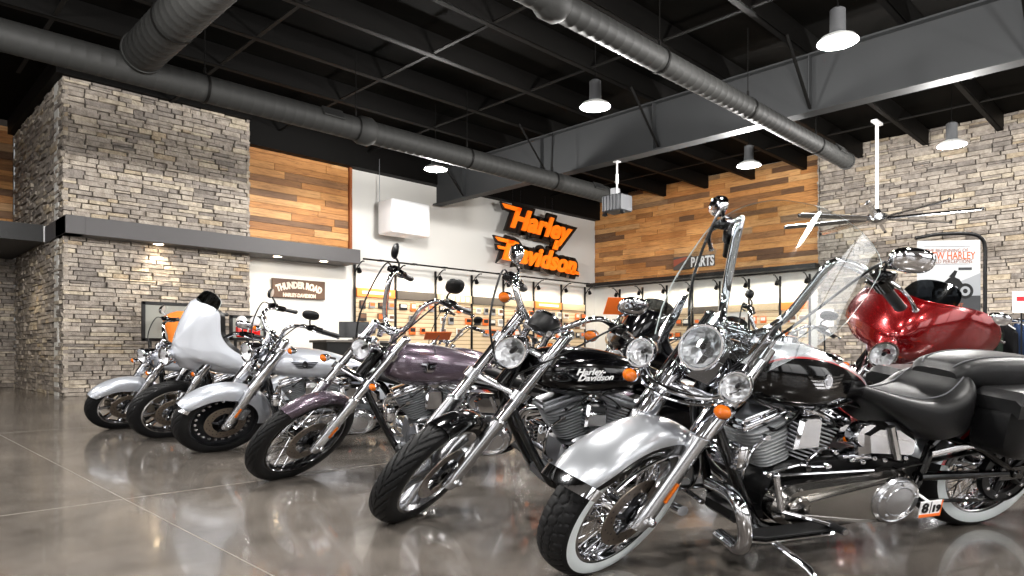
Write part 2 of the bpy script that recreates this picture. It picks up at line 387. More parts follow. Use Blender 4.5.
# ------------------------------------------------------------------ ducts
def duct(p0, p1, r, label, vents=(), collars=(), ribs=True, hang=()):
    p0, p1 = A(*p0), A(*p1); L = np.linalg.norm(p1-p0); d = (p1-p0)/L; g = G(); prof = []
    n = int(L/.16)
    for i in range(n+1):
        h = L*i/n; prof += [(r, h-.012), (r+.003, h), (r, h+.012)]
    g.lathe(prof, p0, d, 36); g.lathe([(r*.93, 0), (r, 0)], p0, d, 36); g.lathe([(r*.9, L), (r+.012, L), (r+.012, L-.05), (r, L-.05)], p0, d, 36)
    g.lathe([(r*.9, 0), (r*.9, L)], p0, d, 24)
    o = tag(g.build('ventilation_duct', DUCT), label, 'duct')
    for h in collars:
        g = G(); g.lathe([(r, h-.22), (r+.045, h-.12), (r+.045, h+.04), (r, h+.12)], p0, d, 36); g.build('duct_collar', DUCT, o)
    for h, ang in vents:
        u, w, a = axes(d); n_ = u*cos(ang)+w*sin(ang); R = np.stack([d, np.cross(n_, d), n_], 1); c = p0+d*h+n_*(r+.004)
        g = G(); g.box(c, (.36, .17, .03), .004, R); g.box(c+n_*.012, (.31, .125, .016), 0, R, 1)
        for k in range(5): g.box(c+n_*.02+R[:, 1]*(-.05+.025*k), (.31, .006, .008), 0, R)
        g.build('duct_vent', [DUCT, SOFFITB], o, smooth=0)
    for h in hang:
        p = p0+d*h; g = G(); g.lathe([(r+.008, -.02), (r+.012, -.02), (r+.012, .02), (r+.008, .02)], p, d, 36); g.tube([p+A(0, 0, r), A(p[0], p[1], 5.72)], .007, 6); g.box(p+A(0, 0, r+.06), (.03, .03, .1), .004)
        g.build('duct_hanger', PURL, o)
    return o
duct((-4.8, 9.7, 4.45), (12.6, 9.7, 4.45), .185, 'long grey spiral duct crossing in front of the stone pillar and white wall', ((10.3, 2.6), (17.0, 2.6)), (11.0,), hang=(8.4, 10.8, 13.2, 15.6))
duct((-4.8, 4.82, 4.5), (13.9, 4.82, 4.5), .15, 'grey spiral duct ending beside the right stone wall under the steel girder', ((9.55, 2.5), (18.1, 2.5)), (10.2,), hang=(12.2, 14.6, 17.2))
duct((2.75, 5.3, 4.62), (2.75, 9.50, 4.62), .25, 'wide dark branch duct meeting the long duct above the stone pillar', hang=(1., 3.))
# ------------------------------------------------------------------ pendant lamps
GLOW = mat('lamp_diffuser', '#ffffff', .5, emit='#fff6ea', es=40.)
LAMPB = mat('lamp_housing', '#6d6e70', .4, .3)
def pendant(x, y, z, label, power=230., group=None):
    t = empty('pendant_lamp', (x, y, z), 0, label, 'lamp', group)
    g = G(); g.lathe([(0, .40), (.05, .40), (.085, .375), (.088, .12), (.10, .10), (.12, .085)], (0, 0, 0), (0, 0, 1), 24); g.build('lamp_housing', LAMPB, t)
    g = G(); g.lathe([(.12, .085), (.19, .05), (.222, .012), (.226, 0), (.21, -.004)], (0, 0, 0), (0, 0, 1), 32); g.build('lamp_shade', mat('lamp_shade', '#d8d8d6', .35), t)
    g = G(); g.lathe([(0, -.012), (.12, -.009), (.208, 0)], (0, 0, 0), (0, 0, 1), 32); g.build('lamp_diffuser', GLOW, t)
    g = G(); g.tube([A(0, 0, .40), A(0, 0, .46)], .012, 8); g.tube([A(0, 0, .44), A(0, 0, 5.68-z)], .006, 6); g.build('lamp_cord', PURL, t)
    l = bpy.data.lights.new('lamp_light', 'POINT'); l.shadow_soft_size = .16; l.energy = power; l.color = (1, .98, .95)
    lo = bpy.data.objects.new('lamp_light', l); COL.objects.link(lo); lo.location = (x, y, z-.2)
    return t
pendant(8.25, 2.96, 4.4, 'bright pendant lamp highest in view between the two ducts')
pendant(7.9, 6.25, 4.4, 'pendant lamp hanging in front of the girder above the illuminated wall lettering')
pendant(12.5, 6.13, 4.4, 'pendant lamp hanging low before the wood planks, over the tall chrome bar', 400.)
pendant(13.6, 3.0, 4.35, 'pendant lamp against the top of the right stone wall above the fan', 330.)
pendant(8.36, 10.6, 4.4, 'small pendant lamp half hidden by the long duct near the white wall box', 300.)
for x, y in ((-1.8, 2.96), (3.1, 2.96), (1.9, 6.25), (-1.8, 6.25), (8.25, -.3), (3.1, -.3), (13.6, -.3), (-1.8, -.3), (-1.8, 10.6), (3.1, -3.4), (-1.8, -3.4), (8.25, -3.4)):
    pendant(x, y, 4.4, 'pendant lamp of the ceiling rows over the entrance side of the hall', 230., 'pendant lamps over the entrance side')
# added unseen windows behind the camera: glowing panes for soft front light
GLOWP = mat('window_daylight', '#ffffff', .5, emit='#e8f0ff', es=.35)
for k, (x, y, w) in enumerate(((-2.2, Y0, 3.4), (2.2, Y0, 3.4), (6.6, Y0, 3.4))):
    o = slab('window_%d' % (k+1), (x-w/2, y-.02, .5), (x+w/2, y+.01, 3.2), GLOWP)
    g = G()
    for xx in (-w/2, 0, w/2): g.box((x+xx, y+.03, 1.85), (.07, .08, 2.8), .004)
    for z in (.45, 3.22): g.box((x, y+.03, z), (w+.07, .08, .07), .004)
    g.build('window_frame', BLACKM, o, smooth=0)
for k, (y, w) in enumerate(((-1.5, 3.4), (3., 3.4), (7.5, 3.4))):
    o = slab('window_%d' % (k+4), (X0-.01, y-w/2, .5), (X0+.02, y+w/2, 3.2), GLOWP)
    g = G()
    for yy in (-w/2, 0, w/2): g.box((X0+.03, y+yy, 1.85), (.08, .07, 2.8), .004)
    for z in (.45, 3.22): g.box((X0+.03, y, z), (.08, w+.07, .07), .004)
    g.build('window_frame', BLACKM, o, smooth=0)
# ------------------------------------------------------------------ motorcycles
SH, SV = 1.13, .89        # overall length and height factors of every motorcycle
def rotv(P, o, a, th):
    P = P-o; a = unit(a)
    return o+P*cos(th)+np.cross(a, P)*sin(th)+np.outer(P@a, a)*(1-cos(th))
class Bike:
    def __init__(s, rear, head, label, group=None, W=1.66, rake=31, steer=38, lean=10, rf=.32, rr=.32, trail=.05):
        s.W, s.rf, s.rr = W, rf, rr
        s.root = empty('motorcycle', (rear[0], rear[1], 0), radians(head), label, 'motorcycle', group)
        r = radians(rake); s.ax = A(-sin(r), 0, cos(r)); s.n = A(cos(r), 0, sin(r))
        s.axle = A(W, 0, rf); s.o = s.axle-s.n*trail; s.st = radians(steer); s.ln = radians(lean); s.low = 0
        t = np.linspace(-1, 1.4, 80); C = np.stack([W+rf*np.sin(t), 0*t, rf-rf*np.cos(t)], 1)
        s.low = s.xf(True)(C)[:, 2].min()
        # straighten: drop the front so that the tyre meets the floor
    def xf(s, st):
        def f(V):
            if st: V = rotv(V, s.o, s.ax, s.st)
            x, y, z = V.T; c, n = cos(s.ln), sin(s.ln)
            y, z = y*c+z*n, -y*n+z*c
            return np.stack([x*SH, y*SH, z*SV-s.low*x/s.W], 1)
        return f
    def F(s, u, off=0., y=0.): return s.axle+s.ax*u+s.n*off+A(0, y, 0)
    def add(s, g, name, mats, st=False, parent=None): return g.build(name, mats, parent or s.root, s.xf(st))

def tyre(g, c, r, w, rb, tread=0, white=False):
    sd = r-rb
    side = [(rb, -.36*w), (rb+.10*sd, -.46*w), (rb+.30*sd, -.5*w), (rb+.62*sd, -.5*w), (r-.20*sd, -.44*w)]
    ms = [0, 1 if white else 0, 1 if white else 0, 0]
    nt = 24 if tread else 6
    crown = []
    for i in range(nt+1):
        b = -1+2*i/nt; crown.append((r-.20*sd*abs(b)**2.6, .44*w*b))
    if not tread:
        prof = side+crown[1:-1]+[(a, -h) for a, h in side[::-1]]
        m = ms+[0]*(len(prof)-1-2*len(ms))+ms[::-1]
        g.lathe(prof, c, (0, 1, 0), 56, m)
    else:
        g.lathe(side, c, (0, 1, 0), 72, ms); g.lathe([(a, -h) for a, h in side], c, (0, 1, 0), 72, ms)
        N = 300; u, v, a = axes((0, 1, 0)); grid = []; k = nt+1
        tri = lambda x: abs((x % 1)*2-1)*2-1
        for j in range(N):
            th = 2*pi*j/N; row = []
            for i, (rr, h) in enumerate(crown):
                b = -1+2*i/nt; d = 0
                if tread == 1:   # blocky touring tread
                    ph = j/N*44
                    if abs(abs(b)-.28-.09*tri(ph)) < .05: d = .004
                    if abs(b) > .42 and ((ph+.25*b) % 1) < .14: d = .004
                    if abs(b) < .2 and ((ph+.5+b) % 1) < .10: d = .003
                else:            # swept sport-touring grooves
                    ph = j/N*26+(abs(b)-.1)*1.6
                    if abs(b) > .12 and (ph % 1) < .14+.05*(b > 0): d = .006
                    if abs(b) < .07 and ((j/N*26) % 1) < .7: d = .004
                row.append(c+(u*cos(th)+v*sin(th))*(rr-d)+a*h)
            grid.append(row)
        vs = [p for r_ in grid for p in r_]
        fs = [[j*k+i, ((j+1) % N)*k+i, ((j+1) % N)*k+i+1, j*k+i+1] for j in range(N) for i in range(nt)]
        g.add(vs, fs, 0)
def wheel(b, c, r, w, rb, kind, st, name, tread=0, white=False, disc=1, rimmat=None, dark=False):
    c = np.asarray(c, float); rim = rimmat or (CHROME if kind != 'cast' else STEEL)
    g = G(); wr = w*.40
    g.lathe([(rb+.006, -wr), (rb+.010, -wr-.004), (rb-.004, -wr-.006), (rb-.012, -wr+.008), (rb-.026, -wr*.45), (rb-.03, 0), (rb-.026, wr*.45), (rb-.012, wr-.008), (rb-.004, wr+.006), (rb+.010, wr+.004), (rb+.006, wr)], c, (0, 1, 0), 64)
    g.lathe([(.02, -.075), (.045, -.07), (.05, -.045), (.032, -.03), (.03, 0), (.032, .03), (.05, .045), (.045, .07), (.02, .075)], c, (0, 1, 0), 24)
    if kind == 'cast':
        for k in range(5):
            for s in (-1, 1):
                a = 2*pi*k/5+s*.16; a2 = 2*pi*k/5+s*.27
                p0 = c+A(.045*cos(a2), .0, .045*sin(a2)); p1 = c+A((rb-.02)*cos(a+s*.03), .0, (rb-.02)*sin(a+s*.03))
                d = unit(p1-p0); n = np.cross(d, A(0, 1, 0)); rg = []
                for q_, hw, hy in ((p0, .016, .034), ((p0+p1)/2, .011, .022), (p1, .015, .028)):
                    rg.append([q_+n*hw*x+A(0, hy*y, 0) for x, y in ((-1, -.6), (-.5, -1), (.5, -1), (1, -.6), (1, .6), (.5, 1), (-.5, 1), (-1, .6))])
                g.loft(rg)
    if kind == 'mag':
        for k in range(9):
            a = 2*pi*k/9; p0 = c+A(.04*cos(a), .0, .04*sin(a)); p1 = c+A((rb-.02)*cos(a), 0, (rb-.02)*sin(a))
            d = unit(p1-p0); n = np.cross(d, A(0, 1, 0)); rg = []
            for q_, hw, hy in ((p0, .018, .036), ((p0+p1)/2, .012, .022), (p1, .022, .028)):
                rg.append([q_+n*hw*x+A(0, hy*y, 0) for x, y in ((-1, -.6), (-.5, -1), (.5, -1), (1, -.6), (1, .6), (.5, 1), (-.5, 1), (-1, .6))])
            g.loft(rg)
    if kind == 'disc':
        for s in (-1, 1):
            g.lathe([(.04, s*.055), (.07, s*.045), (.12, s*.03), (rb-.055, s*.026), (rb-.03, s*.034), (rb-.012, s*(wr-.012))], c, (0, 1, 0), 64)
    if kind == 'disc':
        for s in (-1, 1):
            for k in range(24):
                a = 2*pi*k/24; rr_ = rb-.045
                g.lathe([(0, 0), (.011, .0005), (.0125, .003), (.0135, 0)], c+A(rr_*cos(a), s*.031, rr_*sin(a)), (0, s, 0), 10, 1)
    root = b.add(g, name, [DARKMETAL if (kind == 'disc' and dark) else rim, CHROME], st)
    t = G(); tyre(t, c, r, w, rb, tread, white)
    b.add(t, 'tire', [RUBBER, WHITEW], st, root)
    if kind == 'wire':
        g = G(); N = 40
        for k in range(N):
            s = 1 if k % 2 else -1; a = 2*pi*k/N; tw = .62*(1 if (k//2) % 2 else -1)
            p0 = c+A(.047*cos(a+tw), s*.045, .047*sin(a+tw)); p1 = c+A((rb-.02)*cos(a), s*.012, (rb-.02)*sin(a))
            g.tube([p0, p1], .0027, 5); g.tube([p1-(p1-p0)*.09, p1], .0042, 5)
        b.add(g, 'spokes', CHROME, st, root)
    for s in ((1,) if disc == 1 else (1, -1) if disc == 2 else ()):
        y = s*min(.075, w*.5+.012); g = G()
        g.lathe([(.092, -.0025), (.145, -.0025), (.147, 0), (.145, .0025), (.092, .0025), (.090, 0)], c+A(0, y, 0), (0, 1, 0), 48, 0, closed=True)
        g.lathe([(.03, -.004), (.052, -.003), (.052, .003), (.045, .012), (.03, .012)], c+A(0, y, 0), (0, s, 0), 24, 1)
        for k in range(5):
            a = 2*pi*k/5; g.tube([c+A(.045*cos(a), y, .045*sin(a)), c+A(.098*cos(a+.25), y, .098*sin(a+.25))], [.012, .007], 6, 1)
        for k in range(30):
            a = 2*pi*k/30; rr_ = .108+.022*(k % 3)/2
            g.lathe([(0, 0), (.0045, 0)], c+A(rr_*cos(a), y+s*.0032, rr_*sin(a)), (0, s, 0), 8, 2)
        b.add(g, 'brake_disc', [BRONZE, DARKMETAL, BLACKM], st, root)
    return root
def fender(b, c, R, w, t0, t1, skirt, st, name, mats, split=None, stripe=None, sw=.045, pw=.8, n=36, taper=(0, 0), parent=None, extra=0.):
    c = np.asarray(c, float); k = 21; grid = []; nr = []
    for i in range(n+1):
        f = i/n; t = radians(t0+(t1-t0)*f); er = A(sin(t), 0, -cos(t)); row = []; nrow = []
        sk = skirt(f) if callable(skirt) else skirt
        e0 = max(0, 1-f/.16) if taper[0] else 0; e1 = max(0, (f-.84)/.16) if taper[1] else 0
        ww = w*(1-taper[0]*e0**2-taper[1]*e1**2)+extra*2
        for j in range(k):
            be = (-1+2*j/(k-1))*pi/2; sb, cb = sin(be), cos(be)
            y = ww/2*math.copysign(abs(sb)**pw, sb); dr = -sk*(1-abs(cb)**pw)
            row.append(c+er*(R+dr+extra)+A(0, y, 0)); nrow.append(unit(er*max(cb, .05)+A(0, sb, 0)))
        grid.append(row); nr.append(nrow)
    def mf(i, j):
        if split is None: return 0
        a = abs(j+.5-(k-1)/2)/((k-1)/2)
        return 0 if a < split else (2 if stripe and a < split+sw else 1)
    g = G(); g.sheet(grid, .005, nr, mf)
    return b.add(g, name, mats, st, parent)
def lamp(b, c, R, st, name='headlight', ax=(1, 0, 0), depth=.16, body=CHROME, lens=True):
    c = np.asarray(c, float); g = G(); yaw = radians(10); RL = np.array([[cos(yaw), -sin(yaw), 0], [sin(yaw), cos(yaw), 0], [0, 0, 1]])
    rnd = lambda g_: g_.map(lambda p: c+RL@((p-c)*A(.85, .74, 1)))   # keeps the lamp round under the overall length and height factors
    g.lathe([(.0, -depth), (R*.35, -depth*.97), (R*.68, -depth*.8), (R*.9, -depth*.45), (R, -.02), (R, 0)], c, ax, 32)
    root = b.add(rnd(g), name, body, st)
    g = G(); g.lathe([(R*.9, -.004), (R*1.0, -.014), (R*1.09, -.012), (R*1.12, .0), (R*1.07, .012), (R*.97, .012), (R*.92, .004)], c, ax, 36)
    b.add(rnd(g), 'headlight_rim' if R > .07 else 'lamp_rim', CHROME, st, root)
    # faceted reflector, bulb shield and clear glass
    u, v, a = axes(ax); vs = []; fs = []; nr_, na = 6, 18; rg = np.random.default_rng(int(R*1e4))
    for i in range(nr_+1):
        rr_ = R*.94*i/nr_; h = -.075*(1-(i/nr_)**2)*R/.09
        for j in range(na):
            t = 2*pi*(j+.5*(i % 2))/na; vs.append(c+(u*cos(t)+v*sin(t))*rr_+a*(h+rg.normal()*.003))
    for i in range(nr_):
        for j in range(na): fs.append([i*na+j, i*na+(j+1) % na, (i+1)*na+(j+1) % na, (i+1)*na+j])
    g = G(); g.add(vs, fs); rnd(g); ro = g.build('lamp_reflector', REFLECT, root, b.xf(st), smooth=0)
    g = G(); g.lathe([(0, -.012), (R*.16, -.014), (R*.19, -.03), (R*.17, -.07*R/.09)], c, ax, 14); b.add(rnd(g), 'bulb_shield', DARKMETAL, st, root)
    g = G(); g.lathe([(0, .022*R/.09), (R*.4, .019*R/.09), (R*.75, .011*R/.09), (R*.95, .0)], c, ax, 32); b.add(rnd(g), 'lens', LENS, st, root)
    return root
def signal(b, c, R, st, ax=(1, 0, 0), name='turn_signal', stem=None):
    c = np.asarray(c, float); g = G()
    g.lathe([(0, -R*1.7), (R*.5, -R*1.5), (R*.9, -R*.8), (R, -.1*R), (R*1.05, 0), (R*.95, .004)], c, ax, 20)
    if stem is not None: g.tube([c-unit(ax)*R*.8, stem], .009, 8)
    o = b.add(g, name, CHROME, st)
    g = G(); g.lathe([(R*.95, 0), (R*.85, R*.3), (R*.5, R*.55), (0, R*.65)], c, ax, 20); b.add(g, 'amber_lens', AMBER, st, o)
    return o
# ---- tank: stations (x, half width, top, bottom)
TANK = [(1.345, .035, .875, .80), (1.33, .085, .91, .765), (1.28, .135, .94, .73), (1.20, .160, .957, .705), (1.08, .168, .955, .69), (.96, .150, .932, .69), (.85, .118, .895, .705), (.76, .080, .855, .725), (.70, .045, .825, .745), (.68, .02, .81, .765)]
TANKB = [(.745+(x-.68)*.905, w_*1.03, t_+.014+.085*(x-1.08), b_-.01+.05*(x-1.08)) for x, w_, t_, b_ in TANK]
TANKS = [(1.33, .02, .92, .84), (1.315, .07, .95, .775), (1.27, .115, .98, .735), (1.19, .145, .995, .70), (1.08, .155, .99, .685), (.96, .142, .965, .685), (.86, .115, .93, .695), (.77, .08, .89, .715), (.70, .04, .85, .745), (.68, .015, .83, .77)]
def tank_fn(T):
    T = [tuple(v) for v in spline([A(*t) for t in T], 9)]; T = sorted(T, key=lambda t: -t[0])
    xs = [t[0] for t in T][::-1]
    f = lambda i: (lambda x: float(np.interp(x, xs, [t[i] for t in T][::-1])))
    return f(1), f(2), f(3)
def tank_pt(T, x, th, off=0.):
    hw, tp, bt = [f(x) for f in tank_fn(T)]; zc = bt+(tp-bt)*.45
    s, c = sin(th), cos(th); y = (hw+off)*math.copysign(abs(c)**.75, c)
    z = zc+((tp-zc) if s > 0 else (zc-bt))*math.copysign(abs(s)**.85, s)*(1+off*5)
    return A(x, y, z)
def tank_side(T, x, z, off):
    hw, tp, bt = [f(x) for f in tank_fn(T)]; zc = bt+(tp-bt)*.45
    k = min(1, abs(z-zc)/((tp-zc) if z > zc else (zc-bt))); s = k**(1/.85); c = math.sqrt(max(0, 1-s*s))
    return A(x, hw*c**.75+off, z)
def tank(b, T, top, side, split, stripe=True, smooth_n=9):
    X = np.array(T); f = np.linspace(0, 1, len(T)); ff = np.linspace(0, 1, smooth_n*len(T)//2)
    xs = np.array(spline([A(*t) for t in T], 5 if split is None else 9)); rings = []; K = 36 if split is None else 72
    for x, hw, tp, bt in xs:
        zc = bt+(tp-bt)*.45; rg = []
        for j in range(K):
            t = 2*pi*j/K; s, c = sin(t), cos(t)
            rg.append(A(x, hw*math.copysign(abs(c)**.75, c), zc+((tp-zc) if s > 0 else (zc-bt))*math.copysign(abs(s)**.85, s)))
        rings.append(rg)
    def mi(j):
        a = math.degrees(2*pi*(j+.5)/K); a = a if a < 180 else a-360
        e = a if a <= 90 else 180-a
        if split is None: return 0
        return 0 if e > split else (2 if stripe and e > split-9 else 1)
    g = G(); g.loft(rings, 0)
    o = b.add(g, 'fuel_tank', [top, side, STRIPE])
    if split is not None:
        hwf, tpf, btf = tank_fn(T); x1, x0 = T[1][0]-.005, T[-2][0]+.03
        for sd in (1, -1):
            for nm, off, m_, gr in (('tank_stripe', .0018, STRIPE, .06), ('tank_panel', .003, side, 0.)):
                grid = []; nr = []
                for i in range(41):
                    f = i/40; x = x0+(x1-x0)*f; w_ = max(0, 1-abs(2*f-1)**3.5)
                    t1 = radians(8+30*w_**.6*(1-.25*(f < .5)*(.5-f)*2))+gr; t0 = radians(-75)
                    row = []; nrw = []
                    for j in range(13):
                        th = t1+(t0-t1)*j/12; p = tank_pt(T, x, th, 0.); n_ = unit(A(0, cos(th), .8*sin(th))); q_ = p+n_*off
                        row.append(q_*A(1, sd, 1)); nrw.append(n_*A(1, sd, 1))
                    grid.append(row); nr.append(nrw)
                g = G(); g.sheet(grid, .0012, nr); b.add(g, nm, m_, False, o)
    return o
def seat(b, st, name, mat_=None, parent=None, seam=True):
    """stations (x, half width, top z, bottom z, crown) from front to back"""
    xs = spline([A(*s) for s in st], 5); rings = []; K = 28
    for x, hw, tp, bt, cr in xs:
        rg = []
        for j in range(K):
            t = 2*pi*j/K; s, c = sin(t), cos(t); zc = bt+(tp-bt)*.35
            y = hw*math.copysign(abs(c)**.6, c)
            z = zc+((tp-zc)*(abs(s)**.55)-cr*(1-abs(c)**1.2)*(s > 0) if s > 0 else -(zc-bt)*abs(s)**.5)
            rg.append(A(x, y, z))
        rings.append(rg)
    g = G(); g.loft(rings)
    o = b.add(g, name, mat_ or LEATHER, False, parent)
    if seam:
        g = G()
        for s in (1, -1):
            j = 5 if s > 0 else K//2-5
            P = [r[j]+A(0, 0, .0015) for r in rings[2:-2]]; g.tube(P, .0032, 6)
        b.add(g, 'stitching', SEAM, False, o)
    return o
def engine(b, fin, cover, prim, C=(1.04, 0, .36), rod=True, edge=None, detail=True):
    C = A(*C); g = G()
    g.lathe([(0, -.10), (.10, -.10), (.118, -.085), (.118, .085), (.10, .10), (0, .10)], C, (0, 1, 0), 28)
    g.prism([(.74, .22), (1.16, .20), (1.19, .30), (1.17, .43), (.98, .47), (.70, .46), (.56, .42), (.55, .27)], -.10, .10, .012)
    g.box(C+A(.10, 0, -.12), (.22, .18, .08), .02)
    for k in range(14):
        a = 2*pi*k/14; g.lathe([(0, .008), (.006, .008), (.0075, 0)], C+A(.105*cos(a), .10, .105*sin(a)), (0, 1, 0), 8, 1)
    root = b.add(g, 'engine', [fin if fin is not FIN else SATIN, CHROME])
    for sg, nm in ((1, 'front'), (-1, 'rear')):
        d = A(sg*sin(radians(22.5)), 0, cos(radians(22.5))); u = A(d[2], 0, -d[0]); o = C+A(.012*sg, 0, 0)
        g = G(); ring = []
        for j in range(24):
            t = 2*pi*j/24; s_, c_ = sin(t), cos(t); ring.append((math.copysign(abs(c_)**.55, c_), math.copysign(abs(s_)**.55, s_)))
        g.lathe([(.058, .09), (.058, .30)], o, d, 20)
        nf = 11
        for k in range(nf):
            h = .118+k*.0168; hw = .066+.022*min(1, k/6); hy = .082+.008*min(1, k/6)
            rr_ = [[o+d*(h+dz)+u*x*(hw-e)+A(0, y*(hy-e), 0) for x, y in ring] for dz, e in ((-.0035, .002), (-.002, .0), (.002, .0), (.0035, .002))]
            g.loft(rr_, 1)
            g.loft([[o+d*(h-.003)+u*x*.05+A(0, y*.05, 0) for x, y in ring], [o+d*(h+.003)+u*x*.05+A(0, y*.05, 0) for x, y in ring]])
        cyl = b.add(g, 'cylinder', [fin, edge or fin], False, root)
        g = G(); R = np.stack([u, A(0, 1, 0), d], 1)
        g.box(o+d*.318, (.19, .15, .035), .012, R, 0, 2); g.box(o+d*.343, (.165, .125, .03), .012, R, 0, 2)
        for q in ((-1, -1), (-1, 1), (1, -1), (1, 1), (0, 1)):
            g.lathe([(0, .012), (.008, .012), (.009, 0)], o+d*.333+u*q[0]*.08+A(0, q[1]*.066, 0), d, 8)
        b.add(g, 'rocker_cover', cover, False, root)
        g = G()   # spark plug, lead and head bolts on the left face
        p = o+d*.285+A(0, .085, 0)
        g.tube(spline([p, p+A(0, .03, .005), p+A(-.04*sg, .045, .05), p+A(-.09*sg, .02, .085)]), .0045, 8); g.lathe([(.009, 0), (.009, .025), (.005, .03)], p-A(0, .01, 0), (0, 1, 0), 10)
        b.add(g, 'spark_plug_lead', BLACKM, False, root)
        if detail:
            g = G()
            for k in (-1, 1): g.tube([o+d*.08+u*k*.03+A(0, -.075, 0), o+d*.30+u*k*.022+A(0, -.10, 0)], .011, 10)
            b.add(g, 'pushrod_tube', CHROME, False, root)
    # horn cover in the V, primary cover and derby cover
    g = G(); hx = C[0]-.005; g.prism([(hx-.052, .53), (hx+.052, .53), (hx+.047, .655), (hx+.03, .675), (hx-.03, .675), (hx-.047, .655)], .075, .135, .012)
    g.lathe([(.03, 0), (.034, .014), (.026, .022), (0, .024)], A(hx, .09, .71), (0, 1, 0), 18); g.tube([A(hx, .1, .71), A(hx, .1, .66)], .012, 8)
    b.add(g, 'horn_cover', CHROME, False, root)
    g = G(); P = []
    (x1, z1, r1), (x2, z2, r2) = (C[0]+.045, .305, .092), (.705, .297, .125)
    for k in range(15): t = radians(-84+168*k/14); P.append((x1+r1*cos(t), z1+r1*sin(t)))
    for k in range(17): t = radians(84+192*k/16); P.append((x2+r2*cos(t), z2+r2*sin(t)))
    g.prism(P, .10, .19, .022)
    g.prism([(x1+.03, z1+.012), (x1-.04, z1+.04), (x2+.15, z2+.085), (x2, z2+.105), (x2-.06, z2), (x2, z2-.105), (x2+.15, z2-.09), (x1-.02, z1-.045), (x1+.03, z1-.02)], .186, .203, .016)
    g.lathe([(.040, 0), (.043, .01), (.035, .016), (0, .016)], A(x1, .188, z1), (0, 1, 0), 26)
    for k in range(12):
        i = int(k*len(P)/12); p = P[i]; g.lathe([(0, .010), (.006, .009), (.0075, 0)], A(p[0]*.93+.07*(x1*.45+x2*.55), .19, p[1]*.9+.1*.31), (0, 1, 0), 8)
    pr = b.add(g, 'primary_cover', prim, False, root)
    g = G(); D = A(x2, .196, z2)
    g.lathe([(.105, 0), (.106, .012), (.097, .020), (.092, .018), (.088, .023), (.066, .026), (.064, .024), (.061, .027), (0, .029)], D, (0, 1, 0), 48)
    for k in range(5):
        a = 2*pi*k/5+.3; g.lathe([(0, .006), (.006, .005), (.0075, 0)], D+A(.077*cos(a), .024, .077*sin(a)), (0, 1, 0), 10)
    b.add(g, 'derby_cover', STEEL if prim in (CHROME, PRIMC) else prim, False, root)
    g = G(); g.lathe([(0, -.05), (.032, -.05), (.036, -.04), (.036, .04), (.032, .05), (0, .05)], A(.80, .10, .475), (1, 0, 0), 18); g.lathe([(0, .0), (.02, .0), (.02, .04), (0, .045)], A(.85, .10, .475), (1, 0, 0), 14); b.add(g, 'starter_motor', CHROME, False, root)
    for k, P in enumerate(([A(C[0]+.17, .06, .33), A(C[0]+.21, .09, .40), A(C[0]+.20, .10, .52), A(C[0]+.14, .09, .58)], [A(C[0]-.05, .10, .43), A(C[0]-.03, .12, .48), A(C[0]-.10, .11, .52), A(C[0]-.16, .10, .50)], [A(C[0]+.12, .105, .42), A(C[0]+.02, .125, .46), A(C[0]-.05, .12, .445), A(C[0]-.12, .115, .44)])):
        g = G(); g.tube(spline(P, 6), .007, 8); g.tube([P[0]-A(0, .008, 0), P[0]+A(0, .012, 0)], .013, 8); g.tube([P[-1]-A(0, .008, 0), P[-1]+A(0, .012, 0)], .013, 8); b.add(g, 'oil_line', CHROME, False, root)
    g = G(); g.box((C[0]+.235, .05, .50), (.05, .13, .11), .018, None, 0, 2)
    for k in range(5): g.box((C[0]+.262, .05, .46+.02*k), (.012, .12, .006), .001)
    b.add(g, 'voltage_regulator', CHROME, False, root)
    # intake and air cleaner on the far side, exhaust
    g = G(); g.lathe([(0, 0), (.075, 0), (.092, -.02), (.092, -.05), (.08, -.065), (0, -.07)], A(C[0], -.13, .60), (0, 1, 0), 32); g.tube([A(C[0], 0, .60), A(C[0], -.13, .6)], .03, 12)
    b.add(g, 'air_cleaner', CHROME, False, root)
    return root
def exhaust(b, mat_=None, dual=False, C=1.04):
    for k, (p0, end) in enumerate((((C+.17, -.06, .60), -.28), ((C-.17, -.06, .60), -.22))):
        y = -.19-.02*k; z = .27+.11*k
        P = spline([A(*p0), A(p0[0]+.05*(1-k), -.14, p0[2]-.04), A(p0[0]+.05*(1-2*k), y, .45), A(p0[0]-.06, y, z+.03), A(p0[0]-.2, y, z), A(.3, y, z)], 6)
        g = G(); g.tube(P, .024, 12); g.tube([A(.42, y, z), A(.36, y, z), A(end, y, z+.02), A(end-.04, y, z+.02)], [.026, .042, .045, .038], 16)
        b.add(g, 'exhaust_pipe', mat_ or CHROME)
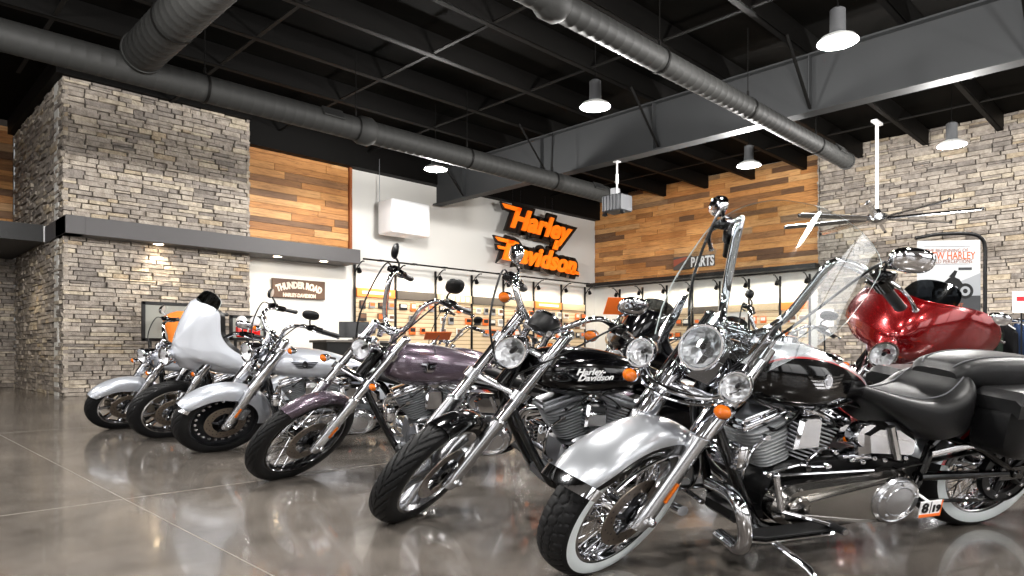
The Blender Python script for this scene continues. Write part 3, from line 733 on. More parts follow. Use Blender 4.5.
def frame(b, W, bag=False):
    g = G(); h0 = b.F(.56, -.05); h1 = b.F(.74, -.05)
    g.tube([h0-b.ax*.03, h1+b.ax*.02], .036, 14)
    g.tube(spline([h1, A(1.05, 0, .80), A(.78, 0, .70), A(.55, 0, .62), A(.45, 0, .45)]), .028, 10)
    for s in (-1, 1):
        g.tube(spline([h0, h0+A(-.01, s*.05, -.12), A(1.26, s*.10, .30), A(1.18, s*.11, .19), A(1.0, s*.11, .17), A(.62, s*.11, .18), A(.50, s*.11, .30), A(.46, s*.11, .50)]), .019, 10)
        g.tube(spline([A(.46, s*.11, .50), A(.30, s*.115, .66), A(.05, s*.12, .70), A(-.22, s*.12, .64)]), .015, 8)
    root = b.add(g, 'frame', BLACKG)
    g = G()
    for s in (-1, 1):
        g.tube([A(.50, s*.115, .35), A(.0, s*.125, .325), A(-.04, s*.125, .325)], [.024, .018, .018], 10)
        g.tube([A(.46, s*.115, .56), A(.20, s*.12, .46), A(.0, s*.125, .335)], .017, 10)
        g.prism([(-.07, .29), (.07, .29), (.07, .36), (-.07, .36)], s*.118, s*.134, .004)
        g.lathe([(.02, 0), (.02, .014), (.012, .02), (0, .02)], A(0, s*.134, .325), (0, s, 0), 8)
    b.add(g, 'swingarm', BLACKG, False, root)
    return root
def drive(b, chrome=True):
    g = G(); c = A(0, .105, .32)
    g.lathe([(.105, -.012), (.142, -.012), (.145, 0), (.142, .012), (.105, .012), (.10, 0)], c, (0, 1, 0), 44, 0, closed=True)
    for k in range(5):
        a = 2*pi*k/5; g.tube([c+A(.03*cos(a), 0, .03*sin(a)), c+A(.11*cos(a), 0, .11*sin(a))], .014, 8)
    g.lathe([(0, .016), (.04, .014), (.045, -.01)], c, (0, 1, 0), 20)
    for k in range(10):
        a = 2*pi*k/10; g.lathe([(0, .006), (.009, .005), (.011, 0)], c+A(.122*cos(a), .012, .122*sin(a)), (0, 1, 0), 10, 1)
    o = b.add(g, 'drive_pulley', [BLACKM, CHROME])
    g = G(); P = []
    for k in range(25): t = radians(90+180*k/24); P.append(A(.147*cos(t), 0, .32+.147*sin(t)))
    path = [A(x, .108, z) for x, z in ((.62, .40),)] + [A(p[0], .108, p[2]) for p in P] + [A(.62, .108, .235)]
    g.loft([[p+A(0, s1*.014, 0)+A(0, 0, s2*.003) for s1, s2 in ((-1, -1), (1, -1), (1, 1), (-1, 1))] for p in path])
    b.add(g, 'drive_belt', BLACKM, False, o)
    g = G(); P = [A(.50, .14, .47), A(.30, .145, .50), A(.10, .148, .485), A(-.02, .148, .47)]
    g.loft([[p+A(0, 0, z)+A(0, y, 0) for y, z in ((0, -.016), (.01, -.014), (.012, 0), (.01, .014), (0, .016), (-.006, 0))] for p in spline(P)])
    b.add(g, 'belt_guard', CHROME if chrome else BLACKG)
def bars(b, L, grip=.13, r=.0135, mirror=((-.03, .02, .15), (.062, .04)), mirmat=None, lever=True, gripmat=None, utop=.78, barmat=None, tilt=0., ringgrip=False, cable=True, mirback=None, far_only=None):
    """L: left half of the bar as offsets from the upper clamp, mirrored for the right"""
    base = b.F(utop, 0); pts = [base+A(*p) for p in L]
    ptsr = [base+A(p[0], -p[1], p[2]*(1+tilt)) for p in L]
    full = ptsr[::-1]+pts[(1 if abs(L[0][1]) < 1e-6 else 0):]
    g = G(); g.tube(spline(full, 7), r, 12)
    g.box(base+A(.0, 0, L[0][2]-.012), (.045, .14, .045), .008, None, 0, 2)
    for s in (-1, 1): g.tube([base+A(0, s*.05, -.03), base+A(0, s*.05, L[0][2])], .017, 10)
    root = b.add(g, 'handlebar', barmat or CHROME, True)
    for s in (1, -1):
        pp = pts if s > 0 else ptsr; e = pp[-1]; d = unit(pp[-1]-pp[-2]); i0 = e-d*grip
        g = G(); g.tube([i0, i0+d*.006, e-d*.01, e], [.021, .0185, .0185, .02], 14)
        if ringgrip:
            for k in range(5): p = i0+d*(grip*(k+.5)/5); g.tube([p-d*.004, p+d*.004], .0215, 14, 1)
            g.tube([e, e+d*.008], [.021, .016], 14, 1)
        b.add(g, 'grip', [gripmat or GRIP, CHROME], True, root)
        g = G(); p = i0-d*.03                       # switch pod, perch, master cylinder
        g.tube([p-d*.028, p+d*.028], .027, 12); fw = unit(np.cross(d*s, A(0, 0, 1))*(-1)); fw = fw if fw[0] > 0 else -fw
        q_ = p-d*.05
        g.box(q_+fw*.03+A(0, 0, .012), (.06, .05, .04), .008, None, 0, 2)
        b.add(g, 'switch_housing', BLACKG if barmat is None else barmat, True, root)
        if lever:
            g = G(); l0 = q_+fw*.045; P = spline([l0, l0+d*.04+fw*.025, l0+d*.11+fw*.03, l0+d*.19+fw*.018], 4)
            g.tube(P, [.009, .008, .007, .0085], 8, flat=.8); g.ball(P[-1], .011, 6)
            b.add(g, 'brake_lever' if s < 0 else 'clutch_lever', CHROME, True, root)
        if mirror:
            (mx, my, mz), (mw, mh) = mirror; m0 = q_; mp = m0+A(mx, my*s, mz); myaw = radians(38)*s; cy_, sy_ = cos(myaw), sin(myaw)
            Ry = np.array([[cy_, -sy_, 0], [sy_, cy_, 0], [0, 0, 1]])
            g = G(); g.tube(spline([m0, m0+A(.01, 0, mz*.45), mp-A(0, 0, mh*.8)], 4), .006, 8)
            rings = []
            for dx, sc in ((.0, .93), (.004, 1.), (.012, .97), (.022, .8), (.028, .45), (.03, .05)):
                rings.append([mp+Ry@A(dx, mw*sc*math.copysign(abs(cos(t))**.8, cos(t)), mh*sc*math.copysign(abs(sin(t))**.8, sin(t))) for t in np.linspace(0, 2*pi, 25)[:-1]])
            g.loft(rings)
            mo = b.add(g, 'mirror', mirback or CHROME, True, root)
            g = G(); g.add([mp+Ry@A(-.0012, mw*.88*cos(t), mh*.88*sin(t)) for t in np.linspace(0, 2*pi, 25)[:-1]], [list(range(24))]); b.add(g, 'mirror_glass', REFLECT, True, mo)
        if cable:
            g = G(); j = b.F(.60, .02, s*.05); mid = (q_+j)/2+A(.10, s*.03, .03)
            g.tube(spline([q_+fw*.02, q_+fw*.05-d*.09+A(0, 0, .01), mid, j], 7), .005, 8); b.add(g, 'control_cable', BLACKM, True, root)
    return root
def fork(b, y=.105, lo=.36, top=.78, rl=.031, ru=.0245, cover=None, legmat=None, tubemat=None, reflector=True, clampmat=None, off=0., double=True):
    root = None
    for s in (1, -1):
        g = G(); f = lambda u, o_=0: b.F(u, off+o_, s*y)
        g.tube([f(-.045), f(-.03), f(.03), f(.10), f(lo-.03), f(lo), f(lo+.012)], [rl*.8, rl*.95, rl, rl*1.0, rl*1.02, rl*1.12, rl*.9], 16)
        g.lathe([(0, .03), (.012, .028), (.016, .018), (.024, .012), (.026, 0)], b.axle+A(0, s*(y+.02), 0), (0, s, 0), 12)
        o = b.add(g, 'fork_leg', legmat or STEEL, True)
        g = G(); g.tube([f(lo), f(top+.03)], ru, 14)
        if cover: g.tube([f(cover[0]), f(cover[0]+.008), f(cover[1]-.008), f(cover[1])], [rl*1.05, rl*1.22, rl*1.22, rl*1.1], 18)
        g.lathe([(0, .022), (ru*.7, .02), (ru*1.1, .008), (ru*1.15, 0)], f(top+.02), b.ax, 14)
        b.add(g, 'fork_tube', tubemat or CHROME, True, o)
        if reflector:
            g = G(); R = np.stack([b.n, A(0, 1, 0), b.ax], 1); g.box(f(.13, .005)+A(0, s*(rl+.002), 0), (.016, .008, .085), .003, R); b.add(g, 'fork_reflector', AMBER, True, o)
    for u in (.515, .74):
        g = G(); R = np.stack([b.n, A(0, 1, 0), b.ax], 1)
        g.box(b.F(u, off-.015), (.075, 2*y+.03, .032), .012, R, 0, 2)
        for s in (1, -1): g.tube([b.F(u-.024, off, s*y), b.F(u+.024, off, s*y)], ru+.016, 16)
        b.add(g, 'fork_clamp', clampmat or CHROME, True)
def caliper(b, y):
    g = G(); R = np.stack([b.n, A(0, 1, 0), b.ax], 1)
    g.box(b.F(.11, -.08, y), (.06, .06, .11), .015, R, 0, 2); g.box(b.F(.11, -.045, y+.005), (.04, .04, .06), .008, R)
    for k in (-1, 1): g.lathe([(0, .01), (.012, .008), (.014, 0)], b.F(.11+k*.027, -.08, y+.03), (0, 1, 0), 12)
    b.add(g, 'brake_caliper', SATIN, True)
    g = G(); g.tube(spline([b.F(.17, -.08, y), b.F(.3, -.07, y), b.F(.5, -.04, y*.7), b.F(.7, .02, .03)]), .005, 8); b.add(g, 'brake_hose', BLACKM, True)
def shield(b, base, up, h, prof, curve, mat_, name='windshield', t=.004, n=22, edge=True):
    """prof: list of half widths from bottom to top"""
    up = unit(up); nrm = unit(np.cross(A(0, 1, 0), up)); nrm = nrm if nrm[0] > 0 else -nrm
    grid = []; nr = []; P = np.linspace(0, 1, len(prof))
    vs = np.concatenate([np.linspace(0, .8, n-8), 1-.2*np.linspace(1, 0, 9)[1:]**1.8])
    for v in vs:
        hw = float(np.interp(v, P, prof)); hw *= 1 if v < .72 else math.sqrt(max(.0, 1-((v-.72)/.285)**2.2))
        row = []; nrow = []
        for j in range(n+1):
            u = -1+2*j/n; y = hw*u
            row.append(base+up*h*v+A(0, y, 0)-nrm*curve*(y/.25)**2); nrow.append(unit(nrm+A(0, 2*curve*y/.0625, 0)))
        grid.append(row); nr.append(nrow)
    g = G(); g.sheet(grid, t, nr, 0, None)
    ne = 2*(len(grid)+n)
    g.m[-ne:] = [1]*ne; o = b.add(g, name, [mat_, mat('acrylic_edge', '#dfe6e6', .15, 0, .5)], True)  # whitish edge colour paints in the light caught along the rim
    return o
def batwing(b, c, paint, scr=SMOKE, scale=1.08, scrh=.2, zs=1.2, high=False):
    c = np.asarray(c, float)
    half = [(0, .335), (.08, .335), (.135, .32), (.17, .285), (.19, .22), (.215, .14), (.275, .06), (.37, -.015), (.415, -.06), (.41, -.09), (.34, -.095), (.23, -.08), (.155, -.08), (.125, -.11), (.10, -.14), (.05, -.155), (0, -.16)]
    if high: half = [(0, .27), (.10, .275), (.20, .28), (.30, .265), (.375, .215), (.42, .14), (.425, .06), (.39, -.01), (.31, -.055), (.23, -.075), (.165, -.08), (.135, -.11), (.10, -.14), (.05, -.155), (0, -.16)]
    hp = [A(y*scale, z*scale*zs) for y, z in half]; sp = spline(hp, 5)
    out = [A(p[0], p[1]) for p in sp]+[A(-p[0], p[1]) for p in sp[-2:0:-1]]
    K = len(out); rings = []; cz = .06*scale
    for s in (1., .985, .93, .82, .68, .5, .3, .12):
        rg = []
        for y, z in out:
            yy = y*s; zz = cz+(z-cz)*s
            edge = (1-(1-s)**1.0)
            x = .055*(1-s**2.2)+.05-.42*(abs(yy)/.41)**1.7*.72-.26*max(0, zz-.05)**1.15-.03*(s > .97)
            brow = .035*math.exp(-((zz+.05)/.05)**2)*math.exp(-(yy/.16)**2)
            rg.append(c+A((x+brow), yy, zz))
        rings.append(rg)
    g = G(); g.loft(rings, 0, cap=False); n0 = len(g.v)
    g.add([c+A(.12, 0, cz)+A(-.3*.0, 0, 0)], [], 0)
    k0 = (len(rings)-1)*K; g.f += [[k0+j, k0+(j+1) % K, n0] for j in range(K)]; g.m += [0]*K
    # inner shell
    g.loft([rings[0], [p-A(.05, 0, 0)+(c+A(p[0]-c[0], 0, .06)-p)*.08 for p in rings[0]], [c+A(-.10, (p-c)[1]*.6, .06+((p-c)[2]-.06)*.6) for p in rings[0]], [c+A(-.09, (p-c)[1]*.1, .06+((p-c)[2]-.06)*.1) for p in rings[0]]], 1, cap=False)
    o = b.add(g, 'fairing', [paint, BLACKM], True)
    shield(b, c+A(-.075, 0, (.235 if high else .28)*scale*zs), (-.55, 0, .8), scrh, [.15*scale, .15*scale, .12*scale], .055, scr)
    return o
def crashbar(b, z0=.20, z1=.62, y=.34, x=1.22, r=.019, low=False):
    for s in (1, -1):
        g = G(); g.tube(spline([A(x+.03, s*.09, z1), A(x+.03, s*(y-.06), z1), A(x+.025, s*y, z1-.05), A(x, s*(y+.005), z0+.08), A(x-.02, s*(y-.03), z0), A(x-.03, s*(y-.09), z0-.005), A(x-.03, s*.10, z0)] if low else [A(x+.06, s*.05, z1), A(x+.06, s*.2, z1-.03), A(x+.055, s*y, z1-.12), A(x+.02, s*(y+.01), (z0+z1)/2-.02), A(x-.01, s*(y-.03), z0+.05), A(x-.03, s*.2, z0), A(x-.03, s*.10, z0)], 6), r, 14)
        b.add(g, 'engine_guard', CHROME)
def kickstand(b, foot):
    """foot: bike-space point that meets the floor"""
    g = G(); g.tube([A(foot[0]+.06, .12, .20), A(*foot)+A(.01, -.03, .05), A(*foot)+A(0, 0, .012)], [.016, .013, .012], 10)
    g.box(A(*foot)+A(0, .01, .008), (.075, .05, .012), .004)
    b.add(g, 'kickstand', CHROME)
def saddlebags(b, mat_=LEATHER, x0=-.30, x1=.13, z0=.42, z1=.72, hard=False):
    for s in (1, -1):
        g = G(); rings = []
        for f, e in ((0, .80), (.06, .95), (.15, 1.), (.85, 1.), (.94, .95), (1, .8)):
            y = .15+.19*f if hard else .14+.17*f; rg = []
            for t in np.linspace(0, 2*pi, 33)[:-1]:
                cx, sx = cos(t), sin(t); p = .45
                rg.append(A((x0+x1)/2+(x1-x0)/2*e*math.copysign(abs(cx)**p, cx), s*y, (z0+z1)/2+(z1-z0)/2*e*math.copysign(abs(sx)**p, sx)-.03*cx*0))
            rings.append(rg)
        g.loft(rings); o = b.add(g, 'saddlebag', mat_)
        if not hard:
            g = G(); rings = []
            for f, e, dz in ((.0, .9, 0), (.1, 1.01, 0), (.9, 1.02, 0), (1.04, 1.02, -.02)):
                y = .14+.17*f
                rings.append([A((x0+x1)/2+(x1-x0)/2*1.02*xx, s*y, (z0+z1)/2+(z1-z0)/2*e+dz-.035*k) for k, xx in ((0, -.92), (0, 0), (0, .92), (1, 1.0), (2.6, 1.0), (2.9, 0), (2.6, -1.0), (1, -1.0))])
            g.loft(rings); b.add(g, 'saddlebag_lid', mat_, False, o)
            g = G()
            for xx in (-.6, .6): g.tube([A((x0+x1)/2+(x1-x0)/2*xx, s*.325, z1-.06), A((x0+x1)/2+(x1-x0)/2*xx, s*.33, z0+.08)], .007, 6)
            b.add(g, 'saddlebag_strap', mat_, False, o)
def floorboards(b, x0=.86, x1=1.16, z=.215, y=.30, hw=.055):
    for s in (1, -1):
        g = G(); P = [(x0, y-hw), (x1-.04, y-hw), (x1, y-.02), (x1, y+.02), (x1-.04, y+hw), (x0+.03, y+hw), (x0, y+.03)]
        g.prism([(p[0], s*p[1]) for p in P], z-.018, z-.004, .004, ax=2)
        g.tube([A((x0+x1)/2+.08, s*.10, z-.03), A((x0+x1)/2+.08, s*(y-.02), z-.02)], .012, 8); g.tube([A((x0+x1)/2-.08, s*.10, z-.03), A((x0+x1)/2-.08, s*(y-.02), z-.02)], .012, 8)
        o = b.add(g, 'floorboard', CHROME)
        g = G(); P2 = [(x0+.012+(p[0]-x0)*.93, y+(p[1]-y)*.85) for p in P]; g.prism([(p[0], s*p[1]) for p in P2], z-.004, z+.008, .003, ax=2)
        b.add(g, 'floorboard_pad', RUBBER, False, o)
def pegs(b):
    for s in (1, -1):
        g = G(); g.tube([A(1.22, s*.10, .28), A(1.24, s*.20, .29)], .011, 8); g.tube([A(1.24, s*.20, .29), A(1.25, s*.30, .295)], [.017, .019], 10, 1); b.add(g, 'foot_peg', [CHROME, RUBBER])
def shifter(b, x=1.0):
    g = G(); g.tube([A(x-.28, .17, .43), A(x+.14, .17, .445)], .0065, 8); g.ball(A(x+.14, .17, .445), .014, 6); g.tube([A(x+.14, .17, .445), A(x+.12, .20, .30)], .011, 8)
    g.tube(spline([A(x+.12, .20, .30), A(x+.06, .24, .285), A(x-.03, .27, .255)], 4), .009, 8); g.tube([A(x-.03, .25, .255), A(x-.03, .32, .255)], .015, 10, 1); g.tube([A(x-.03, .32, .255), A(x-.03, .326, .255)], .012, 10)
    b.add(g, 'shift_lever', [CHROME, RUBBER])
def oil_tank(b, mat_=CHROME, dx=0.):
    for s in (1, -1):
        g = G(); g.prism([(x+dx, z) for x, z in ((.80, .49), (.83, .60), (.77, .645), (.66, .635), (.56, .57), (.55, .49), (.58, .46))], s*.10, s*.175, .03); o = b.add(g, 'side_cover', mat_)
        g = G(); g.lathe([(.055, 0), (.056, .04), (.05, .05), (0, .052)], A(.79+dx, s*.11, .585), (0, s, 0), 26); g.tube([A(.72+dx, s*.178, .63), A(.66+dx, s*.18, .48)], .014, 8)
        for k in range(6): g.ball(A(.60+dx+.05*k, s*.165, .47+.012*(k % 2)), .011, 5)
        b.add(g, 'side_cover_trim', CHROME, False, o)
def shocks(b):
    for s in (1, -1):
        g = G(); p0, p1 = A(.02, s*.15, .34), A(.22, s*.15, .64); g.tube([p0, p1], .02, 10)
        N = 90; d = p1-p0; u, w, a = axes(d); g.tube([p0+d*(.12+.75*i/N)+(u*cos(2*pi*9*i/N)+w*sin(2*pi*9*i/N))*.029 for i in range(N+1)], .005, 6)
        b.add(g, 'shock_absorber', CHROME)
def tail(b, R=.38, t=262):
    c = A(0, 0, .32); t = radians(t); p = c+A(sin(t), 0, -cos(t))*R
    g = G(); g.ball(p+A(-.02, 0, 0), (.045, .05, .035), 10); o = b.add(g, 'tail_lamp', REDLENS)
    for s in (1, -1):
        g = G(); g.tube([p+A(.02, 0, .0), p+A(.02, s*.13, 0)], .007, 6); g.lathe([(0, -.04), (.025, -.03), (.03, 0), (.02, .012), (0, .016)], p+A(.0, s*.14, 0), (-1, 0, 0), 14, 1); b.add(g, 'rear_turn_signal', [CHROME, AMBER])
def badge_script(b, T, lines, x, z, size, mat_=WHITE, slope=0.):
    g = G()
    for k, (t, dx, dz) in enumerate(lines):
        vs, fs = text_geo(t, size, .35, .0012, .0012)
        out = []
        for v in vs:
            xx = x-(v[0]+dx); zz = z+v[1]+dz+slope*(v[0]+dx)
            out.append(tank_side(T, xx, zz, .0025+v[2]))
        g.add(out, fs)
    return g
def badge_wing(b, T, x, z, w, h, mats):
    g = G()
    def put(P, off, m):
        top = [tank_side(T, x-p[0], z+p[1], off) for p in P]; bot = [tank_side(T, x-p[0], z+p[1], -.004) for p in P]; k = len(P)
        g.add(top+bot, [list(range(k))]+[[i, (i+1) % k, k+(i+1) % k, k+i] for i in range(k)], m)
    for s in (-1, 1):
        for q in range(4): put([(s*w*.1, h*(.34-.24*q)), (s*w*(.98-.12*q), h*(.42-.26*q)), (s*w*(.9-.14*q), h*(.26-.26*q)), (s*w*.1, h*(.16-.24*q))], .004, 0)
    put([(w*.2*cos(t), h*.55*sin(t)) for t in np.linspace(0, 2*pi, 17)[:-1]], .006, 0)
    put([(w*.13*cos(t), h*.34*sin(t)) for t in np.linspace(0, 2*pi, 17)[:-1]], .0075, 1)
    return g
# ------------------------------------------------------------------ the front row
def finish(b): return b.root
def make_b1():
    b = Bike((3.785, .784), 156.3, 'silver and black motorcycle with clear windshield, whitewall tires and leather saddlebags', W=1.715, rake=27.5, steer=27, lean=11, rf=.313)
    wheel(b, b.axle, .313, .116, .232, 'wire', True, 'front_wheel', 1, True, 1); wheel(b, (.03, 0, .33), .33, .14, .235, 'wire', False, 'rear_wheel', 0, True, 0)
    fe = fender(b, b.axle, .38, .195, 124, 268, lambda f: .05+.075*min(1, f*2.4)*(1-.45*f), True, 'front_fender', [SILVER, BLACKG, STRIPE], .78, True, taper=(.25, .1))
    fender(b, b.axle, .382, .197, 122.5, 129, .052, True, 'fender_tip', CHROME, n=6, parent=fe, extra=.003)
    for s in (1, -1):
        g = G(); P = [b.axle+A(sin(radians(t)), 0, -cos(radians(t)))*(.38-.118+.02*abs(t-170)/60)+A(0, s*.099, 0) for t in range(135, 215, 10)]
        g.tube(P, .007, 6, flat=.6)
        b.add(g, 'fender_trim', CHROME, True, fe)
    fork(b, .108, .36, .80, .034, .026, (.36, .72), STEEL); caliper(b, .075)
    c = b.F(.665, .15); lamp(b, c, .086, True, depth=.2)
    for s in (1, -1):
        l = lamp(b, b.F(.57, .15, s*.17), .058, True, 'passing_lamp', depth=.09)
    g = G(); P = [b.F(.57, .10, -.17), b.F(.50, .13, -.11), b.F(.475, .15, 0), b.F(.50, .13, .11), b.F(.57, .10, .17)]; g.tube(spline(P, 6), .011, 10); g.tube(spline([p-b.ax*.03+b.n*.01 for p in P], 6), .006, 8); b.add(g, 'lamp_bar', CHROME, True)
    for s in (1, -1): signal(b, b.F(.475, .12, s*.17), .03, True, stem=b.F(.51, .09, s*.14))
    g = G(); n0 = b.F(.64, .02); g.loft([[n0+b.n*x+A(0, y*sc, 0)+b.ax*z for y, x in ((-.09, .0), (-.075, .06), (0, .09), (.075, .06), (.09, 0), (.06, -.04), (-.06, -.04))] for z, sc in ((-.09, .75), (-.05, .85), (.04, .85), (.08, .65), (.10, .4))]); b.add(g, 'headlight_nacelle', CHROME, True)
    shield(b, b.F(.66, .15), (-.40, 0, .90), .62, [.20, .26, .295, .30, .295, .27], .085, CLEAR)
    for s in (1, -1):
        g = G(); g.prism([(0, 0), (.035, 0), (.045, .10), (.04, .20), (.005, .21), (-.01, .1)], -.003, .003, .001)
        R0 = b.F(.64, .10, s*.15); g.map(lambda p: R0+A(p[0]-.35*p[2], p[1]+.06*s*p[2], p[2]*.95)); g.lathe([(0, .01), (.012, .008), (.014, 0)], R0+A(-.03, s*.012, .13), (0, s, 0), 12); b.add(g, 'windshield_bracket', CHROME, True)
    bars(b, [(0, .0, .05), (-.02, .06, .05), (-.07, .11, .13), (-.08, .145, .27), (-.09, .165, .36), (-.14, .195, .37), (-.21, .25, .335), (-.31, .29, .275), (-.39, .32, .22)], .13, .0155, ((.0, .07, .085), (.066, .046)), utop=.75, tilt=.22)
    tk = tank(b, TANKB, SILVER, BLACKG, 48)
    b.add(badge_wing(b, TANKB, 1.08, .835, .09, .055, [CHROME, CREAM]), 'tank_badge', [CHROME, CREAM], False, tk)
    g = G(); xs = np.linspace(.82, 1.22, 12); hw, tp, bt = tank_fn(TANKB)
    g.loft([[A(x, y*w_, tp(x)-.012+z) for y, z in ((-1, 0), (-.8, .016), (0, .024), (.8, .016), (1, 0))] for x, w_ in zip(xs, np.interp(np.linspace(0, 1, 12), [0, .5, .9, 1], [.022, .035, .045, .03]))])
    g.lathe([(.055, 0), (.052, .02), (.042, .026), (0, .026)], A(1.14, 0, tp(1.14)-.004), (-.1, 0, 1), 28)
    for s in (1, -1): g.lathe([(.04, 0), (.04, .012), (.03, .02), (0, .022)], A(1.0, s*.085, tp(1.0)-.028), (-.15, s*.3, 1), 24)
    b.add(g, 'tank_console', CHROME, False, tk)
    frame(b, 1.66); engine(b, FINB, CHROME, PRIMC, C=(1.075, 0, .35), edge=mat('machined_fin_edge', '#b9bbbe', .35, .4)); exhaust(b); drive(b); oil_tank(b, CHROME, .05); shifter(b, 1.08); floorboards(b, 1.02, 1.36, .235, .24, .042); crashbar(b, .17, .40, .25, 1.38, .023, True)
    rf = fender(b, (0, 0, .32), .372, .2, 100, 292, lambda f: .06+.09*min(1, f*4)*min(1, (1-f)*4), False, 'rear_fender', [SILVER, BLACKG, STRIPE], .62, True)
    seat(b, [(.95, .03, .825, .80, 0), (.88, .06, .81, .76, 0), (.77, .115, .785, .69, .015), (.66, .16, .765, .60, .03), (.55, .185, .755, .535, .035), (.45, .19, .775, .53, .03), (.38, .18, .83, .56, .015), (.345, .14, .84, .64, 0), (.33, .08, .82, .70, 0)], 'rider_seat')
    seat(b, [(.385, .09, .84, .79, 0), (.35, .12, .885, .76, 0), (.26, .135, .915, .73, .008), (.14, .145, .925, .71, .012), (.02, .14, .92, .71, .01), (-.06, .11, .905, .73, .0), (-.09, .06, .885, .77, 0)], 'passenger_seat')
    saddlebags(b, LEATHER, -.30, .35, .47, .79); tail(b); kickstand(b, (1.17, .36, .07))
    g = G(); g.box((.565, .235, .255), (.105, .006, .075), .002); g.tube([A(.565, .23, .28), A(.58, .17, .31)], .006, 6); o = b.add(g, 'inspection_tag', WHITE)
    g = G(); g.box((.565, .2385, .224), (.105, .002, .014), .0006); g.box((.515, .2385, .255), (.005, .002, .075), .0005); b.add(g, 'tag_border', ORANGE, False, o)
    g = G(); g.box((.568, .2385, .262), (.003, .002, .056), 0)
    for t, x, sz in (('8', .595, .062), ('19', .541, .044)):
        vs, fs = text_geo(t, sz, 0, .0012, .002); g.add([A(x-v[0], .2395+v[2], .241+v[1]) for v in vs], fs)
    b.add(g, 'tag_numbers', BLACKM, False, o)
    return b
def make_b2():
    b = Bike((3.791, 1.78), 153.5, 'black motorcycle with white tank script and split five spoke cast wheel', W=1.75, rake=31, steer=49, rf=.33, lean=10)
    wheel(b, b.axle, .33, .105, .242, 'cast', True, 'front_wheel', 2, False, 1); wheel(b, (0, 0, .32), .32, .15, .215, 'cast', False, 'rear_wheel', 0, False, 0)
    fender(b, b.axle, .345, .125, 165, 262, .07, True, 'front_fender', BLACKG)
    fork(b, .12, .36, .86, .032, .0265, None, STEEL, None, False, STEEL); caliper(b, .075)
    lamp(b, b.F(.69, .12), .085, True, depth=.19, body=CHROME)
    for s in (1, -1): signal(b, b.F(.93, .05, s*.22), .03, True, stem=b.F(.95, .0, s*.19))
    bars(b, [(0, .0, .06), (0, .06, .06), (.03, .12, .13), (.02, .18, .20), (-.05, .22, .21), (-.16, .26, .15), (-.25, .28, .10), (-.31, .29, .07)], .13, .0145, ((.02, .03, .15), (.062, .05)), utop=.82, tilt=.12, ringgrip=True)
    g = G(); c = b.F(.90, .02); g.lathe([(0, -.06), (.05, -.055), (.062, -.03), (.065, .03), (.06, .036), (.055, .03), (0, .028)], c, (-.75, 0, .65), 28); o = b.add(g, 'tachometer', BLACKM, True)
    g = G(); g.lathe([(.05, .031), (.062, .034), (.066, .03), (.066, .02)], c, (-.75, 0, .65), 28); b.add(g, 'gauge_rim', CHROME, True, o)
    tk = tank(b, TANK, BLACKG, BLACKG, None)
    b.add(badge_script(b, TANK, [('Harley-', .0, .0), ('Davidson', .025, -.032)], 1.10, .835, .044), 'tank_lettering', WHITE, False, tk)
    frame(b, 1.75); engine(b, FIN, SATIN, BLACKG); exhaust(b); drive(b, False); shifter(b); pegs(b); shocks(b)
    g = G(); g.prism([(.78, .36), (.80, .62), (.70, .66), (.52, .60), (.48, .40)], -.14, .14, .03); b.add(g, 'side_cover', BLACKG)
    fender(b, (0, 0, .32), .37, .2, 110, 285, lambda f: .05+.08*min(1, f*4)*min(1, (1-f)*4), False, 'rear_fender', BLACKG)
    seat(b, [(.80, .05, .80, .77, 0), (.72, .09, .80, .74, .01), (.58, .14, .76, .67, .02), (.42, .165, .745, .63, .025), (.28, .16, .78, .63, .02), (.2, .12, .85, .70, .0), (.05, .12, .86, .73, .01), (-.12, .10, .84, .74, 0), (-.17, .05, .81, .76, 0)], 'rider_seat')
    tail(b); kickstand(b, (1.05, .33, .065))
    return b
def make_b3():
    b = Bike((3.849, 3.107), 152.0, 'plum grey motorcycle with tall wire spoke front wheel and high chrome handlebar', W=1.76, rake=32, steer=47, rf=.352, lean=10)
    wheel(b, b.axle, .352, .085, .268, 'wire', True, 'front_wheel', 2, False, 1, rimmat=BLACKG); wheel(b, (0, 0, .32), .32, .15, .225, 'wire', False, 'rear_wheel', 0, False, 0)
    fender(b, b.axle, .364, .11, 150, 250, .06, True, 'front_fender', PURPLE, taper=(.2, .2))
    fork(b, .12, .38, .86, .031, .0255, None, STEEL, None, True); caliper(b, .07)
    lamp(b, b.F(.70, .12), .075, True, depth=.17)
    for s in (1, -1): signal(b, b.F(.52, .07, s*.20), .028, True, stem=b.F(.55, .04, s*.15))
    bars(b, [(0, .0, .06), (-.03, .06, .07), (-.04, .10, .14), (-.05, .135, .28), (-.10, .165, .34), (-.19, .195, .31), (-.28, .22, .27), (-.35, .235, .235)], .13, .0155, ((.02, .03, .15), (.05, .055)), utop=.84, tilt=.15, mirback=BLACKM)
    tk = tank(b, TANKS, PURPLE, PURPLE, None)
    g = badge_wing(b, TANKS, 1.08, .85, .05, .07, [CHROME, PURPLE]); b.add(g, 'tank_badge', [CHROME, BLACKG], False, tk)
    frame(b, 1.76); engine(b, FIN, CHROME, CHROME); exhaust(b); drive(b); shifter(b); pegs(b); oil_tank(b)
    fender(b, (0, 0, .32), .37, .2, 110, 280, lambda f: .05+.08*min(1, f*4)*min(1, (1-f)*4), False, 'rear_fender', PURPLE)
    seat(b, [(.76, .05, .82, .78, 0), (.68, .09, .81, .74, .01), (.55, .14, .765, .66, .02), (.40, .165, .75, .62, .025), (.27, .16, .78, .63, .02), (.2, .12, .85, .70, .0), (.05, .12, .87, .73, .01), (-.12, .10, .85, .74, 0), (-.17, .05, .82, .76, 0)], 'rider_seat')
    tail(b); kickstand(b, (1.1, .33, .065))
    return b
